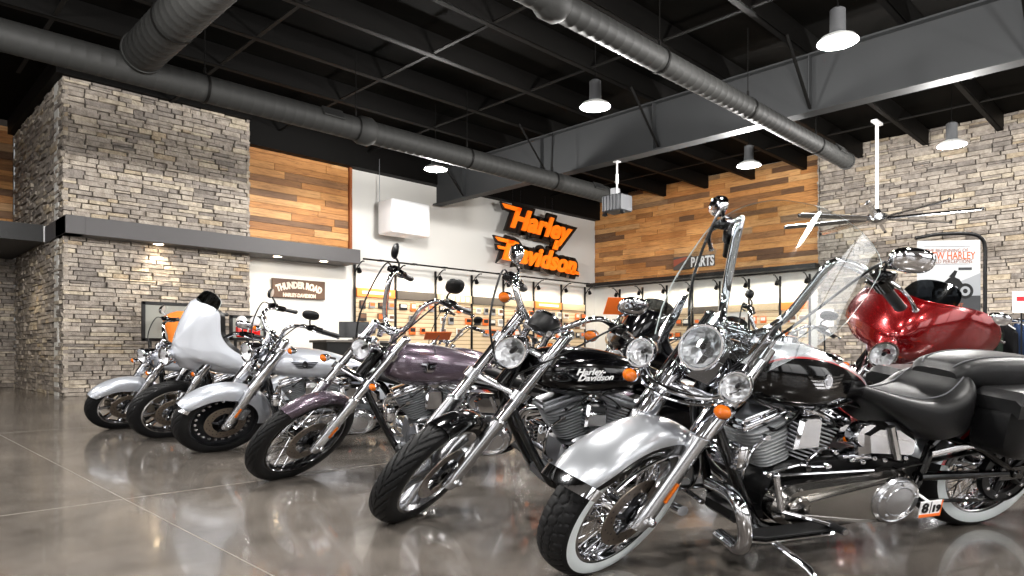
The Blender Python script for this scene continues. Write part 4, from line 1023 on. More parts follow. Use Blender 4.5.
def make_b4():
    b = Bike((3.854, 4.711), 152.8, 'silver motorcycle with riveted solid disc wheel and winged tank badge', W=1.65, rake=28, steer=30, rf=.325)
    wheel(b, b.axle, .325, .14, .235, 'disc', True, 'front_wheel', 2, False, 1, dark=True); wheel(b, (0, 0, .32), .32, .16, .225, 'disc', False, 'rear_wheel', 0, False, 0)
    fe = fender(b, b.axle, .352, .185, 122, 285, lambda f: .055+.09*min(1, f*2.4)*(1-.3*f), True, 'front_fender', SILVERL, taper=(.25, .1))
    fender(b, b.axle, .353, .186, 120.5, 126, .056, True, 'fender_tip', CHROME, n=6, parent=fe, extra=.003)
    fork(b, .11, .36, .82, .036, .027, (.36, .74), STEEL); caliper(b, .075)
    lamp(b, b.F(.63, .15), .085, True, depth=.2)
    for s in (1, -1): signal(b, b.F(.80, .04, s*.28), .028, True, stem=b.F(.82, .0, s*.2))
    bars(b, [(0, .0, .05), (0, .06, .06), (.02, .12, .11), (.02, .18, .20), (-.03, .22, .24), (-.13, .27, .22), (-.23, .30, .18), (-.30, .32, .15)], .13, .0145, ((.02, .03, .13), (.06, .042)), mirback=BLACKM)
    tk = tank(b, TANK, SILVERL, SILVERL, None)
    b.add(badge_wing(b, TANK, 1.08, .835, .095, .06, [DARKMETAL, CHROME]), 'tank_badge', [DARKMETAL, CHROME], False, tk)
    frame(b, 1.66); engine(b, FIN, CHROME, CHROME); exhaust(b); drive(b); shifter(b); floorboards(b); oil_tank(b)
    fender(b, (0, 0, .32), .37, .21, 105, 285, lambda f: .05+.09*min(1, f*4)*min(1, (1-f)*4), False, 'rear_fender', SILVERL)
    seat(b, [(.80, .05, .80, .77, 0), (.72, .09, .80, .74, .01), (.58, .15, .76, .67, .02), (.42, .18, .745, .62, .03), (.28, .17, .78, .63, .02), (.2, .12, .85, .70, .0), (.05, .13, .87, .73, .01), (-.14, .11, .85, .74, 0), (-.19, .05, .82, .76, 0)], 'rider_seat')
    tail(b); kickstand(b, (1.1, .34, .065))
    return b
def touring(rear, paint, label, fairing=True, front=True, fmat=None, head=153.5, bagm=None, screen=SMOKE, steer=34, group=None, guard=True, fshort=False, high=False, rake=29, fs=1.08):
    b = Bike(rear, head, label, group, W=1.61, rake=rake, steer=steer, rf=.325, lean=11)
    wheel(b, b.axle, .325, .12, .235, 'mag', True, 'front_wheel', 2, False, 2); wheel(b, (0, 0, .32), .32, .15, .22, 'mag', False, 'rear_wheel', 0, False, 0)
    if front: fender(b, b.axle, .350, .18, 150 if fshort else 124, 268, lambda f: .055+.10*min(1, f*2.4)*(1-.3*f), True, 'front_fender', fmat or paint, taper=(.25, .1))
    fork(b, .112, .36, .80, .034, .026, (.36, .66), STEEL, None, True); caliper(b, .075)
    c = b.F(.73 if high else .68, .17)
    if fairing:
        batwing(b, c, paint, screen, fs, high=high); lamp(b, c+A(.175, 0, -.07), .088, True, depth=.14)
    else:
        lamp(b, b.F(.60, .15), .088, True, depth=.2)
    for s in (1, -1): signal(b, b.F(.47, .10, s*.17), .028, True, stem=b.F(.50, .06, s*.12))
    bars(b, [(0, .0, .05), (0, .06, .06), (-.02, .14, .10), (-.05, .22, .17), (-.10, .27, .19), (-.20, .32, .17), (-.30, .36, .14)], .13, .0145, ((.02, .05, .12), (.07, .045)))
    tk = tank(b, TANK, paint, paint, None); b.add(badge_wing(b, TANK, 1.08, .83, .08, .045, [CHROME, BLACKG]), 'tank_badge', [CHROME, BLACKG], False, tk)
    frame(b, 1.62); engine(b, FINB, CHROME, CHROME); exhaust(b, dual=True); drive(b); shifter(b); floorboards(b)
    if guard: crashbar(b, .18, .42, .30, 1.20, .019, True)
    g = G(); g.prism([(.80, .40), (.83, .62), (.74, .67), (.55, .62), (.50, .42)], -.15, .15, .03); b.add(g, 'side_cover', paint)
    fender(b, (0, 0, .32), .37, .2, 105, 285, lambda f: .05+.09*min(1, f*4)*min(1, (1-f)*4), False, 'rear_fender', paint)
    seat(b, [(.80, .05, .80, .77, 0), (.72, .09, .80, .74, .01), (.58, .15, .76, .67, .02), (.42, .18, .745, .62, .03), (.28, .18, .78, .63, .02), (.2, .14, .85, .70, .0), (.02, .15, .88, .73, .01), (-.16, .13, .86, .74, 0), (-.22, .06, .83, .76, 0)], 'rider_seat')
    saddlebags(b, bagm or paint, -.38, .14, .38, .70, True); tail(b); kickstand(b, (1.08, .34, .065))
    return b
b1 = make_b1(); b2 = make_b2(); b3 = make_b3(); b4 = make_b4()
b5 = touring((3.84, 5.99), PEARL, 'motorcycle with large white front fairing between the silver ones', fmat=SILVERL, front=False, rake=25, fs=1.2)
b6 = touring((3.77, 7.14), SILVERL, 'farthest silver motorcycle of the front row, beside the stone pillar', fairing=False)
b7 = touring((6.27, .96), RED, 'candy red motorcycle with broad fairing standing behind the black leather seat', high=True, fs=.95)
# ------------------------------------------------------------------ wall lettering, hung on wires in front of the white wall
SIGNO = mat('sign_orange', '#f47a16', .4, emit='#f06a10', es=.35); SIGNB = mat('sign_black', '#0b0a0a', .4)
def wall_letters(txt, x0, z0, y, size, strokes, label, slope=-.085, sx=1.0):
    """script capitals cut from sheet, orange face on a wider black backing; x0 left end"""
    t = empty('wall_lettering', (x0, y, z0), 0, label, 'sign', 'wall lettering')
    def put(name, off, y0, y1, mat_, grow):
        vs, fs = text_geo(txt, size, .38, (y1-y0)/2, off, 'LEFT', 4); g = G()
        xf = lambda v: A(v[0]*sx, -(v[2]), v[1]+slope*v[0]*sx)+A(0, (y0+y1)/2, 0)
        g.add([xf(v) for v in vs], fs)
        for P in strokes:
            c = np.mean(np.array(P), 0); Q = [(c[0]+(p[0]-c[0])+math.copysign(grow, p[0]-c[0]), p[1]+math.copysign(grow, p[1]-c[1])) for p in P]; k = len(Q)
            fr = [A(q[0], y0, q[1]+slope*q[0]) for q in Q]; bk = [A(q[0], y1, q[1]+slope*q[0]) for q in Q]
            g.add(fr+bk, [list(range(k)), list(range(k, 2*k))[::-1]]+[[i, (i+1) % k, k+(i+1) % k, k+i] for i in range(k)])
        return g.build(name, mat_, t, smooth=0)
    put('letter_face', .03, -.06, 0, SIGNO, 0); put('letter_backing', .16, .002, .07, SIGNB, .05)
    for x in (.5, 1.9):
        g = G(); g.tube([A(x, .03, size*.6), A(x, .03, 5.6-z0)], .006, 5); g.build('hanging_wire', BLACKM, t)
    return t
wall_letters('Harley', 13.88, 4.47, 14.15, .84, [[(-.30, .60), (.46, .60), (.40, .49), (-.18, .49)], [(2.0, -.06), (2.18, -.06), (2.06, -.36), (1.86, -.36)]], 'upper line of orange script letters hung on the white wall', -.06, 1.13)
wall_letters('Davidson', 13.55, 3.5, 14.15, .80, [[(-.25, .575), (.5, .575), (.45, .48), (-.12, .48)], [(-.16, .34), (.16, .34), (.12, .26), (-.12, .26)], [(2.75, 0.), (3.45, .0), (3.42, .09), (2.78, .09)]], 'lower line of orange script letters hung on the white wall', -.06, 1.07)
# white wall-hung heater box
t = empty('wall_heater', (10.0, 14.25, 4.1), 0, 'white boxy heater unit hanging high on the white wall', 'heater')
g = G(); g.box((0, -.32, 0), (1.15, .62, .82), .05, None, 0, 3); g.build('housing', WHITE, t)
g = G(); g.box((0, .1, .1), (.5, .3, .08), .005); g.box((0, .1, -.2), (.5, .3, .08), .005); g.build('bracket', SATIN, t)
g = G(); g.box((0, -.635, 0), (1.02, .012, .70), .004); g.build('front_panel', WHITE, t)
g = G(); g.tube([A(-.45, .1, .4), A(-.45, .1, 1.5)], .008, 6); g.build('cable', SATIN, t)
# projector on a pole under the girder
t = empty('projector', (11.4, 8.45, 3.85), 0, 'grey boxy device on a pole under the steel girder near the wall letters', 'projector')
g = G(); g.box((0, 0, 0), (.42, .48, .34), .02); 
for k in range(6): g.box((-.21, -.2+.08*k, 0), (.03, .03, .30), .004)
g.build('housing', mat('device_grey', '#343538', .5, .3), t)
g = G(); g.tube([A(0, 0, .17), A(0, 0, .88)], .018, 10); g.tube([A(0, 0, .42), A(0, 0, .62)], .03, 10); g.box((0, 0, .87), (.12, .12, .02), .003); g.build('pole', WHITE, t)
g = G(); g.box((.1, .12, .26), (.16, .14, .2), .01); g.build('junction_box', LAMPB, t)
for s in (-1, 1):
    g = G(); g.lathe([(0, 0), (.05, 0), (.06, -.05), (0, -.07)], (-.12, s*.22, -.18), (0, 0, 1), 14); g.build('lamp_head', BLACKM, t)
# ceiling fan
t = empty('ceiling_fan', (15.6, 4.8, 3.62), 0, 'large bare metal eight blade ceiling fan on a long rod', 'fan')
g = G(); g.tube([A(0, 0, .1), A(0, 0, 2.03)], .035, 12); g.box((0, 0, 2.03), (.4, .12, .05), .005); g.build('rod', WHITE, t)
g = G(); g.lathe([(0, .2), (.06, .2), (.1, .12), (.2, .08), (.21, -.05), (.14, -.1), (0, -.12)], (0, 0, 0), (0, 0, 1), 28); g.build('hub', STEEL, t)
for k in range(8):
    a = 2*pi*k/8+.21; d = A(cos(a), sin(a), 0); n_ = A(-sin(a), cos(a), 0); g = G()
    g.loft([[d*r_+n_*w_*.05+A(0, 0, w_*.03+h) for w_, h in ((-1, -.008), (0, -.016), (1, -.008), (1, .008), (0, .016), (-1, .008))] for r_ in (.16, .5, 1.2, 1.82)])
    g.box(d*1.84+A(0, 0, 0), (.05, .05, .07), .01, np.stack([d, n_, A(0, 0, 1)], 1), 1); g.build('blade', [STEEL, BLACKM], t)
# ------------------------------------------------------------------ display bays along the walls
PANEL = mat('slat_panel', '#c9a06a', .55); HEADO = mat('header_orange', '#e8803a', .5); HEADD = mat('header_dark', '#4a4540', .5); HEADG = mat('header_tan', '#a8977e', .5)
q = NT(PANEL); tc = q.n('ShaderNodeTexCoord'); sx = q.n('ShaderNodeSeparateXYZ'); q.l(tc.outputs['Object'], sx.inputs[0])
m1 = q.n('ShaderNodeMath', operation='MULTIPLY'); m1.inputs[1].default_value = 9.; q.l(sx.outputs[2], m1.inputs[0]); m2 = q.n('ShaderNodeMath', operation='FRACT'); q.l(m1.outputs[0], m2.inputs[0])
q.l(q.ramp(m2.outputs[0], [(.0, '#8d7454'), (.12, '#8d7454'), (.16, '#d3bb96'), (1, '#dcc6a4')]), q.b.inputs['Base Color'])
PKM = [mat('pack_black', '#1b1b1c', .4), mat('pack_white', '#d9d6cf', .4), mat('pack_brown', '#6a4a35', .5), mat('pack_grey', '#8a8a8c', .4), mat('pack_orange', '#d9692a', .4)]
def rail_post(p, nrm, zt, label, group):
    """black upright with a curved arm carrying a small spotlight"""
    t = empty('display_post', (p[0], p[1], 0), 0, label, 'post', group); n_ = A(*nrm)
    g = G(); g.box((0, 0, zt/2), (.05, .05, zt), .004); g.build('upright', BLACKM, t)
    g = G(); g.tube(spline([A(0, 0, zt-.28), n_*.12+A(0, 0, zt-.12), n_*.32+A(0, 0, zt), n_*.42+A(0, 0, zt)], 4), .016, 8); g.build('bracket_arm', BLACKM, t)
    g = G(); g.lathe([(0, .06), (.05, .05), (.06, -.05), (.05, -.06)], n_*.2+A(0, 0, zt-.2), n_*-.5+A(0, 0, 1), 14); g.tube([n_*.2+A(0, 0, zt-.15), n_*.2+A(0, 0, zt-.05)], .012, 6); g.build('spotlight', BLACKM, t)
    return t
XP = [8.95, 10.15, 11.45, 12.75, 14.0, 15.3, 16.6, 17.8]
YP = [13.5, 12.6, 11.7, 10.8, 9.9, 9.0, 8.1, 7.3]
for k, x in enumerate(XP): rail_post((x, 14.52), (0, -1, 0), 2.98, 'black display post of the row along the white wall below the lettering', 'posts along the white wall')
for k, y in enumerate(YP): rail_post((18.36, y), (-1, 0, 0), 2.88, 'black display post of the row below the plank wall', 'posts below the plank wall')
def rail(name, p0, p1, label):
    g = G(); g.tube([A(*p0), A(*p1)], .022, 8)
    n = 9
    for k in range(n): c = A(*p0)+(A(*p1)-A(*p0))*(k+.5)/n; g.box(c, (.14, .14, .04), .008)
    return tag(g.build(name, BLACKM), label, 'rail')
rail('light_rail', (8.9, 14.06, 3.03), (17.85, 14.06, 3.03), 'long thin black light rail in front of the white wall')
rail('light_rail', (17.9, 7.2, 2.93), (17.9, 13.6, 2.93), 'thin black light rail below the plank wall ledge')
heads = [(HEADO, 'orange'), (HEADD, 'dark'), (HEADG, 'tan lettered'), (HEADD, 'dark'), (HEADG, 'tan'), (HEADO, 'orange'), (HEADG, 'pale tan')]
nth = ['beside the grey soffit', 'second from the grey soffit', 'third from the grey soffit', 'fourth from the grey soffit', 'third from the room corner', 'second from the room corner', 'next to the room corner']
def packs(o, u, nrm, w, z0, z1, nx, nz, label, group, rg, cat='package'):
    for i in range(nx):
        for j in range(nz):
            if rg.random() < .12: continue
            pw, ph = rg.uniform(.15, .24), rg.uniform(.15, .22); c = A(*o)+A(*u)*(w*(i+.5)/nx+rg.uniform(-.02, .02))+A(0, 0, z0+(z1-z0)*(j+.5)/nz)+A(*nrm)*.06
            g = G(); s_ = np.abs(A(*u))*pw+np.abs(A(*nrm))*.05+A(0, 0, ph); k = rg.randrange(5); g.box(c, s_, .006)
            g.box(c+A(0, 0, ph*.12)+A(*nrm)*.027, np.abs(A(*u))*pw*.8+np.abs(A(*nrm))*.006+A(0, 0, ph*.5), .001, None, 1)
            tag(g.build('hanging_package', [PKM[k], PKM[(k+1+rg.randrange(2)) % 5]], smooth=0), label, cat, group)
rg = random.Random(11)
for k in range(7):
    xa, xb = XP[k]+.04, XP[k+1]-.04; m_, nm = heads[k]; y = 14.55
    t = empty('merchandise_display', ((xa+xb)/2, y, 0), 0, 'slat display panel with %s header on the white wall, %s' % (nm, nth[k]), 'display panel')
    hw = (xb-xa)/2; g = G(); g.box((0, 0, 1.3), (2*hw, .05, 1.7), .003); g.build('slat_board', PANEL, t, smooth=0)
    g = G(); g.box((0, -.03, 2.27), (2*hw, .1, .22), .004)
    if k in (0, 5): g.box((0, -.085, 2.27), (1.5*hw, .006, .07), 0, None, 1)
    if k == 2:
        for i in range(6): g.box((-hw*.75+i*hw*.3, -.085, 2.27), (.1, .006, .14), 0, None, 1)
    g.build('header_panel', [m_, PKM[1]], t, smooth=0)
    packs((xa, y-.03, 0), (1, 0, 0), (0, -1, 0), xb-xa, 1.2, 2.12, 4, 3, 'small accessory pack hanging on the panel with %s header %s' % (nm, nth[k]), 'packs on the panel '+nth[k], rg)
    l = bpy.data.lights.new('header_light', 'AREA'); l.shape = 'RECTANGLE'; l.size = 1.0; l.size_y = .06; l.energy = 8; l.color = (1, .86, .66)
    lo = bpy.data.objects.new('header_light', l); COL.objects.link(lo); lo.location = ((xa+xb)/2, y-.32, 2.62); lo.rotation_euler = (radians(25), 0, 0)
nth2 = ['next to the room corner', 'second from the room corner', 'third from the room corner', 'fourth from the room corner', 'third from the stone wall', 'second from the stone wall', 'next to the stone wall']
for k in range(7):
    ya, yb = YP[k+1]+.04, YP[k]-.04; x = 18.40; hw = (yb-ya)/2
    t = empty('merchandise_display', (x, (ya+yb)/2, 0), 0, 'shelf panel below the plank wall, %s' % nth2[k], 'display panel')
    g = G(); g.box((0, 0, 1.2), (.05, 2*hw, 1.5), .003); g.build('slat_board', PANEL if k % 3 != 1 else PLASTER, t, smooth=0)
    g = G(); g.box((-.03, 0, 2.05), (.1, 2*hw, .2), .004); g.build('header_panel', (HEADO, HEADG, HEADG, HEADD, HEADG, HEADG, HEADO)[k], t, smooth=0)
    packs((x-.03, ya, 0), (0, 1, 0), (-1, 0, 0), yb-ya, 1.1, 1.9, 3, 2, 'small boxed part on the shelf panel %s' % nth2[k], 'boxes on the shelf panel '+nth2[k], rg)
    l = bpy.data.lights.new('header_light', 'AREA'); l.shape = 'RECTANGLE'; l.size = .7; l.size_y = .06; l.energy = 8; l.color = (1, .88, .7)
    lo = bpy.data.objects.new('header_light', l); COL.objects.link(lo); lo.location = (x-.3, (ya+yb)/2, 2.62); lo.rotation_euler = (radians(25), 0, -pi/2)
# ------------------------------------------------------------------ signs
def letters(g, txt, size, fn, m=1, off=.0, ext=.003, shear=0., sx=1., align='CENTER'):
    vs, fs = text_geo(txt, size, shear, ext, off, align, 3); g.add([fn(A(v[0]*sx, v[1], v[2])) for v in vs], fs, m)
t = empty('wood_sign', (7.5, 14.5, 2.24), 0, 'brown wooden sign with arched pale letters on the white wall under the soffit', 'sign')
g = G(); g.box((0, .04, 0), (1.3, .05, .43), .006); g.build('board', mat('sign_brown', '#4b3628', .6), t, smooth=0)
SIGNP = mat('sign_pale', '#cdbcae', .6); g = G()
def arch(v):
    r = 1.5; a = v[0]/r; rr = r+v[1]; return A(rr*sin(a), .012-v[2], rr*cos(a)-r+.02)
letters(g, 'THUNDER ROAD', .20, arch, 0, .012, .006, 0, .70)
letters(g, 'HARLEY-DAVIDSON', .115, lambda v: A(v[0], .012-v[2], v[1]-.185), 0, .006, .006, 0, .78)
g.build('sign_lettering', SIGNP, t, smooth=0)
t = empty('department_sign', (18.35, 10.75, 3.52), 0, 'small dark PARTS sign mounted on the reclaimed plank wall', 'sign')
g = G(); g.box((0, .38, 0), (.05, .62, .40), .004); g.add([A(-.03, .68, .12), A(-.03, .68, -.1), A(-.03, .12, .16), A(-.03, .3, .17)], [[0, 1, 2, 3]], 1); g.box((0, -.32, 0), (.04, .74, .34), .004)
g.build('sign_plate', [mat('sign_slate', '#4a4744', .5), mat('sign_rust', '#8d4a38', .5)], t, smooth=0)
g = G(); letters(g, 'PARTS', .40, lambda v: A(-.025-v[2], -.30-v[0], v[1]-.14), 0, .012, .006, 0, .68); g.build('sign_lettering', WHITE, t, smooth=0)
# soffit downlights
DLG = mat('downlight_glow', '#fff', .5, emit='#ffe2b4', es=18.)
for x, lb in ((4.35, 'recessed downlight in the grey soffit under the stone pillar'), (6.75, 'recessed downlight above the wooden sign'), (7.85, 'recessed downlight at the free end of the grey soffit')):
    t = empty('downlight', (x, 14.05, 2.87), 0, lb, 'lamp'); g = G(); g.lathe([(.085, -.004), (.105, -.008), (.11, 0)], (0, 0, 0), (0, 0, 1), 24); g.build('trim_ring', WHITE, t)
    g = G(); g.lathe([(0, -.003), (.085, -.003)], (0, 0, 0), (0, 0, 1), 20); g.build('diffuser', DLG, t)
    l = bpy.data.lights.new('downlight_light', 'SPOT'); l.energy = 55; l.spot_size = radians(110); l.spot_blend = .6; l.color = (1, .85, .65); l.shadow_soft_size = .08
    lo = bpy.data.objects.new('downlight_light', l); COL.objects.link(lo); lo.location = (x, 14.03, 2.85)
t = empty('downlight', (1.9, 16.2, 2.89), 0, 'recessed downlight in the black canopy beyond the stone pillar', 'lamp'); g = G(); g.lathe([(.085, -.004), (.105, -.008), (.11, 0)], (0, 0, 0), (0, 0, 1), 24); g.build('trim_ring', WHITE, t); g = G(); g.lathe([(0, -.003), (.085, -.003)], (0, 0, 0), (0, 0, 1), 20); g.build('diffuser', DLG, t)
l = bpy.data.lights.new('downlight_light', 'SPOT'); l.energy = 55; l.spot_size = radians(120); l.spot_blend = .6; l.color = (1, .88, .7); l.shadow_soft_size = .08
lo = bpy.data.objects.new('downlight_light', l); COL.objects.link(lo); lo.location = (1.9, 16.2, 2.87)
# ------------------------------------------------------------------ things along the left wall
FELT = mat('board_grey', '#8b8d86', .7)
def board_stand(x, y, w, h, z, label):
    t = empty('framed_board', (x, y, 0), 0, label, 'board')
    g = G(); g.box((0, 0, z), (w-.08, .02, h-.08), .002); g.build('panel', FELT, t, smooth=0)
    g = G()
    for s in (-1, 1): g.box((s*(w/2-.025), 0, z), (.06, .05, h), .004); g.box((0, 0, z+s*(h/2-.025)), (w, .05, .06), .004)
    g.build('board_frame', BLACKM, t, smooth=0)
    g = G()
    for s in (-1, 1): g.box((s*w*.35, 0, (z-h/2)/2), (.05, .05, z-h/2), .003); g.box((s*w*.35, 0, .02), (.06, .5, .04), .003)
    g.build('stand', BLACKM, t, smooth=0); return t
board_stand(4.35, 13.5, .9, .72, 1.36, 'black framed grey board standing before the stone pillar behind the white fairing')
board_stand(5.86, 13.5, .74, .5, 1.28, 'black framed grey board at the edge between stone pillar and white wall')
t = empty('cap_display', (5.64, 13.0, 0), 0, 'red display with two white round caps before the smaller framed board', 'display')
g = G(); g.tube([A(0, 0, 0), A(0, 0, 1.1)], .03, 8); g.lathe([(0, .0), (.2, 0), (.2, .02), (0, .03)], (0, 0, 0), (0, 0, 1), 20); g.build('stand', BLACKM, t)
for s in (-1, 1):
    g = G(); g.box((s*.13, 0, 1.2), (.2, .14, .24), .04, None, 0, 2); g.build('red_body', REDLENS, t); g = G(); g.ball((s*.13, -.02, 1.40), (.1, .09, .1), 10); g.build('white_cap', WHITE, t)
t = empty('orange_jacket_display', (4.42, 13.0, 0), 0, 'orange garment on a bust form in front of the framed board by the stone pillar', 'garment')
g = G(); g.loft([[A(w_*cos(a), d_*sin(a)*.6, z_) for a in np.linspace(0, 2*pi, 17)[:-1]] for z_, w_, d_ in ((.95, .22, .2), (1.1, .24, .22), (1.3, .3, .24), (1.42, .34, .2), (1.5, .2, .16), (1.54, .08, .09))]); g.build('garment', mat('orange_cloth', '#e8812c', .8), t)
g = G(); g.tube([A(0, 0, 0), A(0, 0, 1)], .025, 8); g.lathe([(0, .0), (.22, 0), (.22, .02), (0, .03)], (0, 0, 0), (0, 0, 1), 20); g.build('stand', BLACKM, t)
t = empty('service_counter', (7.7, 12.6, 0), 0, 'dark service counter behind the plum motorcycle near the grey soffit end', 'counter')
g = G(); g.box((0, 0, .5), (1.5, .6, 1.0), .01); g.build('cabinet', BLACKM, t, smooth=0); g = G(); g.box((0, 0, 1.02), (1.6, .7, .05), .008); g.build('counter_top', HEADD, t, smooth=0)
t = empty('computer_monitor', (7.72, 12.55, 1.049), radians(-30), 'black computer monitor standing on the dark service counter', 'monitor')
g = G(); g.box((0, 0, .22), (.62, .04, .34), .008); g.build('screen', BLACKG, t); g = G(); g.box((0, .04, .05), (.06, .03, .12), .004); g.box((0, .03, .006), (.24, .18, .012), .003); g.build('stand', BLACKM, t)
# ------------------------------------------------------------------ right side: poster stand, clothes rack, small sign cards
def toward(x, y): return math.atan2(.703*0+y*0+.3, 1)*0
t = empty('poster_stand', (8.7, 1.94, 0), radians(-50), 'black tube stand with a printed motorcycle poster before the right stone wall', 'poster stand')
g = G(); g.tube(spline([A(-.36, 0, 2.06), A(-.1, 0, 2.10), A(.20, 0, 2.10), A(.33, 0, 2.05), A(.37, 0, 1.93), A(.37, 0, 1.6), A(.37, 0, .02)], 6), .02, 10); g.box((.1, 0, .015), (.7, .35, .03), .008); g.build('stand_frame', BLACKM, t)
POST = mat('poster_paper', '#b4b6b8', .6); PHILL = mat('poster_hill', '#8d9094', .6); PROAD = mat('poster_road', '#2b2d30', .5); PTXT = mat('poster_copper', '#7c3f1c', .5); PORG = mat('poster_orange', '#b8510f', .5)
g = G(); g.box((-.01, 0, 1.60), (.66, .012, .86), .003); g.build('poster_sheet', POST, t, smooth=0)
g = G()
def pl(P, m, d=.0072): g.add([A(x-.01, -d, 1.60+z) for x, z in P]+[A(x-.01, -d+.0012, 1.60+z) for x, z in P], [list(range(len(P)))]+[[i, (i+1) % len(P), len(P)+(i+1) % len(P), len(P)+i] for i in range(len(P))], m)
pl([(-.33, -.19), (.33, -.19), (.33, .07), (.22, .02), (.1, -.03), (-.1, -.06), (-.33, -.10)], 0); pl([(-.33, -.43), (.33, -.43), (.33, -.18), (-.33, -.19)], 1, .0076)
for z in (.36, .165): pl([(-.26, z), (.22, z), (.22, z+.004), (-.26, z+.004)], 1)
LT = lambda z: (lambda v: A(v[0]-.03, -.0078-v[2], 1.60+z+v[1]))
letters(g, 'THE BEGINNING OF', .055, LT(.30), 2, 0, .0004, 0, .9); letters(g, 'A NEW HARLEY', .115, LT(.222), 3, .001, .0004, 0, .72); letters(g, 'FOR OLD PERCEPTIONS', .06, LT(.178), 2, 0, .0004, 0, .82)
letters(g, 'DEALER EVENT', .05, LT(-.30), 3, 0, .0004); pl([(.1, .1), (.24, .1), (.24, .13), (.1, .13)], 1)
pl([(-.08, -.335), (.2, -.335), (.2, -.325), (-.08, -.325)], 4, .0082); pl([(-.02, -.38), (.2, -.38), (.2, -.37), (-.02, -.37)], 4, .0082)
# the printed motorcycle: wheels, body and bars
for cx, cz, r_ in ((.17, -.13, .085), (-.10, -.15, .08)):
    pl([(cx+r_*cos(a), cz+r_*sin(a)) for a in np.linspace(0, 2*pi, 25)[:-1]], 5, .0085); pl([(cx+r_*.62*cos(a), cz+r_*.62*sin(a)) for a in np.linspace(0, 2*pi, 21)[:-1]], 0, .0090); pl([(cx+r_*.3*cos(a), cz+r_*.3*sin(a)) for a in np.linspace(0, 2*pi, 17)[:-1]], 5, .0095)
pl([(-.17, -.02), (-.05, -.03), (.03, .04), (.11, .0), (.19, -.12), (.15, -.13), (.07, -.07), (.03, -.17), (-.08, -.18), (-.14, -.1)], 5, .0088); pl([(.0, .03), (.06, .10), (.09, .09), (.06, .02)], 5, .0088)
g.build('poster_print', [PHILL, PROAD, PTXT, PORG, POST, BLACKM], t, smooth=0)
# clothes rack
RX, RY, RZ = 10.75, 1.35, radians(-45)
t = empty('clothes_rack', (RX, RY, 0), RZ, 'chrome clothes rack beside the poster stand at the right stone wall', 'clothes rack')
g = G(); g.tube([A(-1.0, 0, 1.2), A(1.1, 0, 1.2)], .016, 8); g.tube([A(-1.0, .35, 1.2), A(1.1, .35, 1.2)], .014, 8)
for x in (-1.0, 1.1):
    g.tube([A(x, 0, 1.2), A(x, .35, 1.2)], .014, 8)
    for y in (0, .35): g.tube([A(x, y, 0), A(x, y, 1.2)], .016, 8)
g.build('rack_frame', CHROME, t)
CL = [('black jacket', '#0d0d0e'), ('dark green shirt', '#1c241e'), ('black shirt with pale print', '#121213'), ('blue denim shirt', '#2a3a58'), ('faded denim jacket', '#4a5f80'), ('navy shirt', '#171c2b'), ('pale grey shirt', '#8b92a0'), ('red plaid flannel shirt', '#7a1c2a'), ('charcoal shirt', '#26262a'), ('dark maroon shirt', '#3a1016')]
PL = mat('red_plaid', '#7a1c2a', .8); q = NT(PL); tc = q.n('ShaderNodeTexCoord'); ck = q.n('ShaderNodeTexChecker', i_Scale=11.); q.l(tc.outputs['Object'], ck.inputs['Vector']); ck.inputs[1].default_value = hexc('#8c1f30'); ck.inputs[2].default_value = hexc('#b9a3a6'); q.l(ck.outputs[0], q.b.inputs['Base Color'])
ords = ['first from the poster stand', 'second from the poster stand', 'third from the poster stand', 'fourth from the poster stand', 'fifth from the poster stand', 'beside the faded denim one', 'between navy and plaid ones', 'with white checks', 'next to the plaid one', 'last on the rail']
for k, (nm, c) in enumerate(CL):
    p = A(-.9+.19*k, 0, 0); ca, sa = cos(RZ), sin(RZ)
    t = empty('hanging_garment', (RX+p[0]*ca, RY+p[0]*sa, 1.2), RZ, '%s hanging on the clothes rack, %s' % (nm, ords[k]), 'garment', 'garments on the clothes rack')
    rgk = random.Random(k); rings = []
    for f, hw in ((-.05, .05), (-.10, .13), (-.17, .22), (-.35, .215), (-.6, .21), (-.78, .22)):
        rings.append([A((.05+.012*sin(9*a+k))*cos(a)*(1.25 if f < -.3 else .9), hw*math.copysign(abs(sin(a))**.8, sin(a)), f+.01*sin(5*a)) for a in np.linspace(0, 2*pi, 25)[:-1]])
    g = G(); g.loft(rings); g.build('cloth', PL if 'plaid' in nm else mat('cloth_%d' % k, c, .9, spec=.1), t)
    g = G(); g.tube(spline([A(0, -.18, -.12), A(0, 0, -.045), A(0, .18, -.12)], 3), .008, 6); g.tube(spline([A(0, 0, -.045), A(0, 0, .0), A(0, .022, .016), A(0, .0, .022)], 4), .004, 6); g.build('hanger', WHITE, t)
def card(x, y, z, w, h, rz, label, base=True):
    t = empty('sign_card', (x, y, 0), rz, label, 'sign card')
    g = G(); g.box((0, 0, z), (w, .012, h), .003); g.build('card', mat('card_paper', '#efe9ea', .5), t, smooth=0)
    g = G(); letters(g, 'SALE', h*.34, lambda v: A(v[0], -.008-v[2], z+v[1]+h*.05), 0, 0, .0006) if base else g.box((0, -.008, z+h*.15), (w*.6, .004, h*.2), 0); g.build('card_print', mat('card_red', '#c0202c', .5), t, smooth=0)
    g = G(); g.tube([A(0, .012, 0), A(0, .012, z)], .01, 8); g.box((0, .0, .01), (.3, .3, .02), .004); g.build('stand', BLACKM, t)
    return t
card(10.1, 1.5, 1.40, .22, .26, radians(-50), 'small white sign card with red print above the clothes rack', False)
card(8.24, 3.1, 1.2, .2, .2, radians(-50), 'small white sign card between the motorcycles before the right stone wall', False)
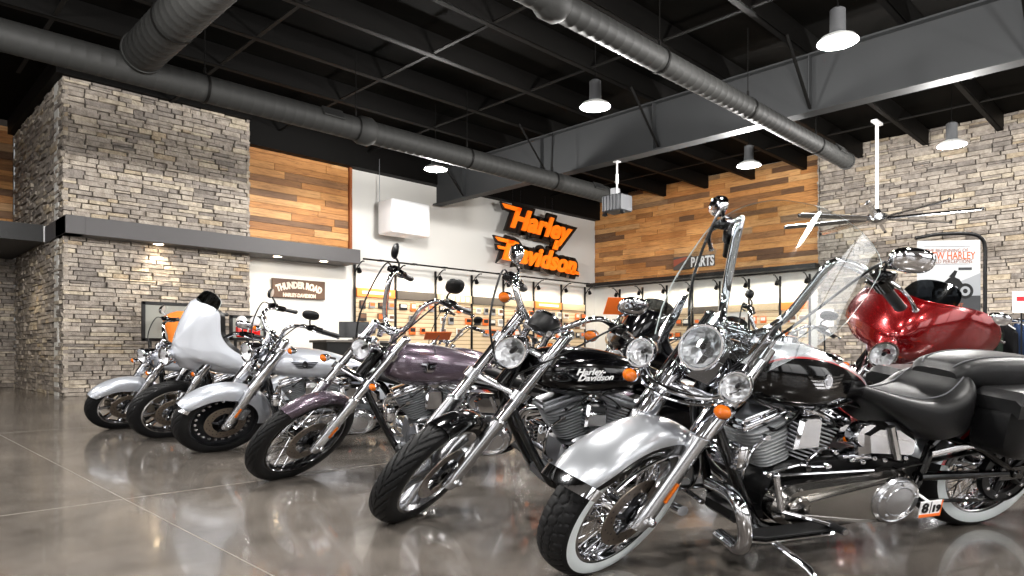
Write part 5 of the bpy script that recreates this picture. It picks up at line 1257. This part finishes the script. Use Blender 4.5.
# ------------------------------------------------------------------ the second row
FWD = A(cos(radians(152.6)), sin(radians(152.6)))
r2 = touring((6.75, 3.3), BLACKG, 'black motorcycle with dark fairing standing behind the black one with tank script', group=None)
dup(b2.root, (6.8, 4.75, 0), None, 'black motorcycle of the second row, behind the plum grey one')
dup(b3.root, (6.8, 6.2, 0), None, 'plum motorcycle of the second row, behind the silver one with disc wheels')
dup(b4.root, (6.7, 2.0, 0), None, 'silver motorcycle of the second row, between the red and the black fairing')
dup(r2.root, (10.2, 4.3, 0), None, 'black motorcycle with fairing in the third row before the plank wall')
dup(b2.root, (10.2, 6.0, 0), None, 'black motorcycle of the third row under the wall lettering')
def price_tag(p, rx, rz, label, s=1.):
    t = empty('price_tag', p, rz, label, 'tag'); R = np.array([[1, 0, 0], [0, cos(rx), -sin(rx)], [0, sin(rx), cos(rx)]]); g = G(); g.box((0, 0, 0), (.26*s, .17*s, .004), .001, R)
    for k in range(3): g.box(R@A(0, .05*s-.045*s*k, .003), (.19*s, .012*s, .002), 0, R, 1)
    g.build('card', [ORANGE, mat('tag_print', '#b8501c', .5)], t, smooth=0)
    g = G(); g.tube([A(0, .06, 0), A(.04, .1, -.05), A(.03, .12, -.12)], .003, 5); g.build('string', BLACKM, t); return t
price_tag((2.62, 3.30, .90), radians(25), radians(150), 'orange price tag lying on the plum grey motorcycle', .62)
price_tag((5.45, 4.0, 1.25), radians(50), radians(150), 'orange price tag on the black motorcycle behind the script tank', 1.2)
# ------------------------------------------------------------------ look
w = bpy.data.worlds.new('world'); SC.world = w; w.use_nodes = True; w.node_tree.nodes['Background'].inputs[0].default_value = (.5, .5, .5, 1); w.node_tree.nodes['Background'].inputs[1].default_value = .3
SC.view_settings.view_transform = 'Standard'; SC.view_settings.look = 'None'; SC.view_settings.gamma = 1; SC.view_settings.use_curve_mapping = False
SC.view_settings.exposure = .95
SC.cycles.use_denoising = True; SC.cycles.max_bounces = 8; SC.cycles.transparent_max_bounces = 16; SC.cycles.sample_clamp_indirect = 8; SC.cycles.caustics_reflective = False; SC.cycles.caustics_refractive = False
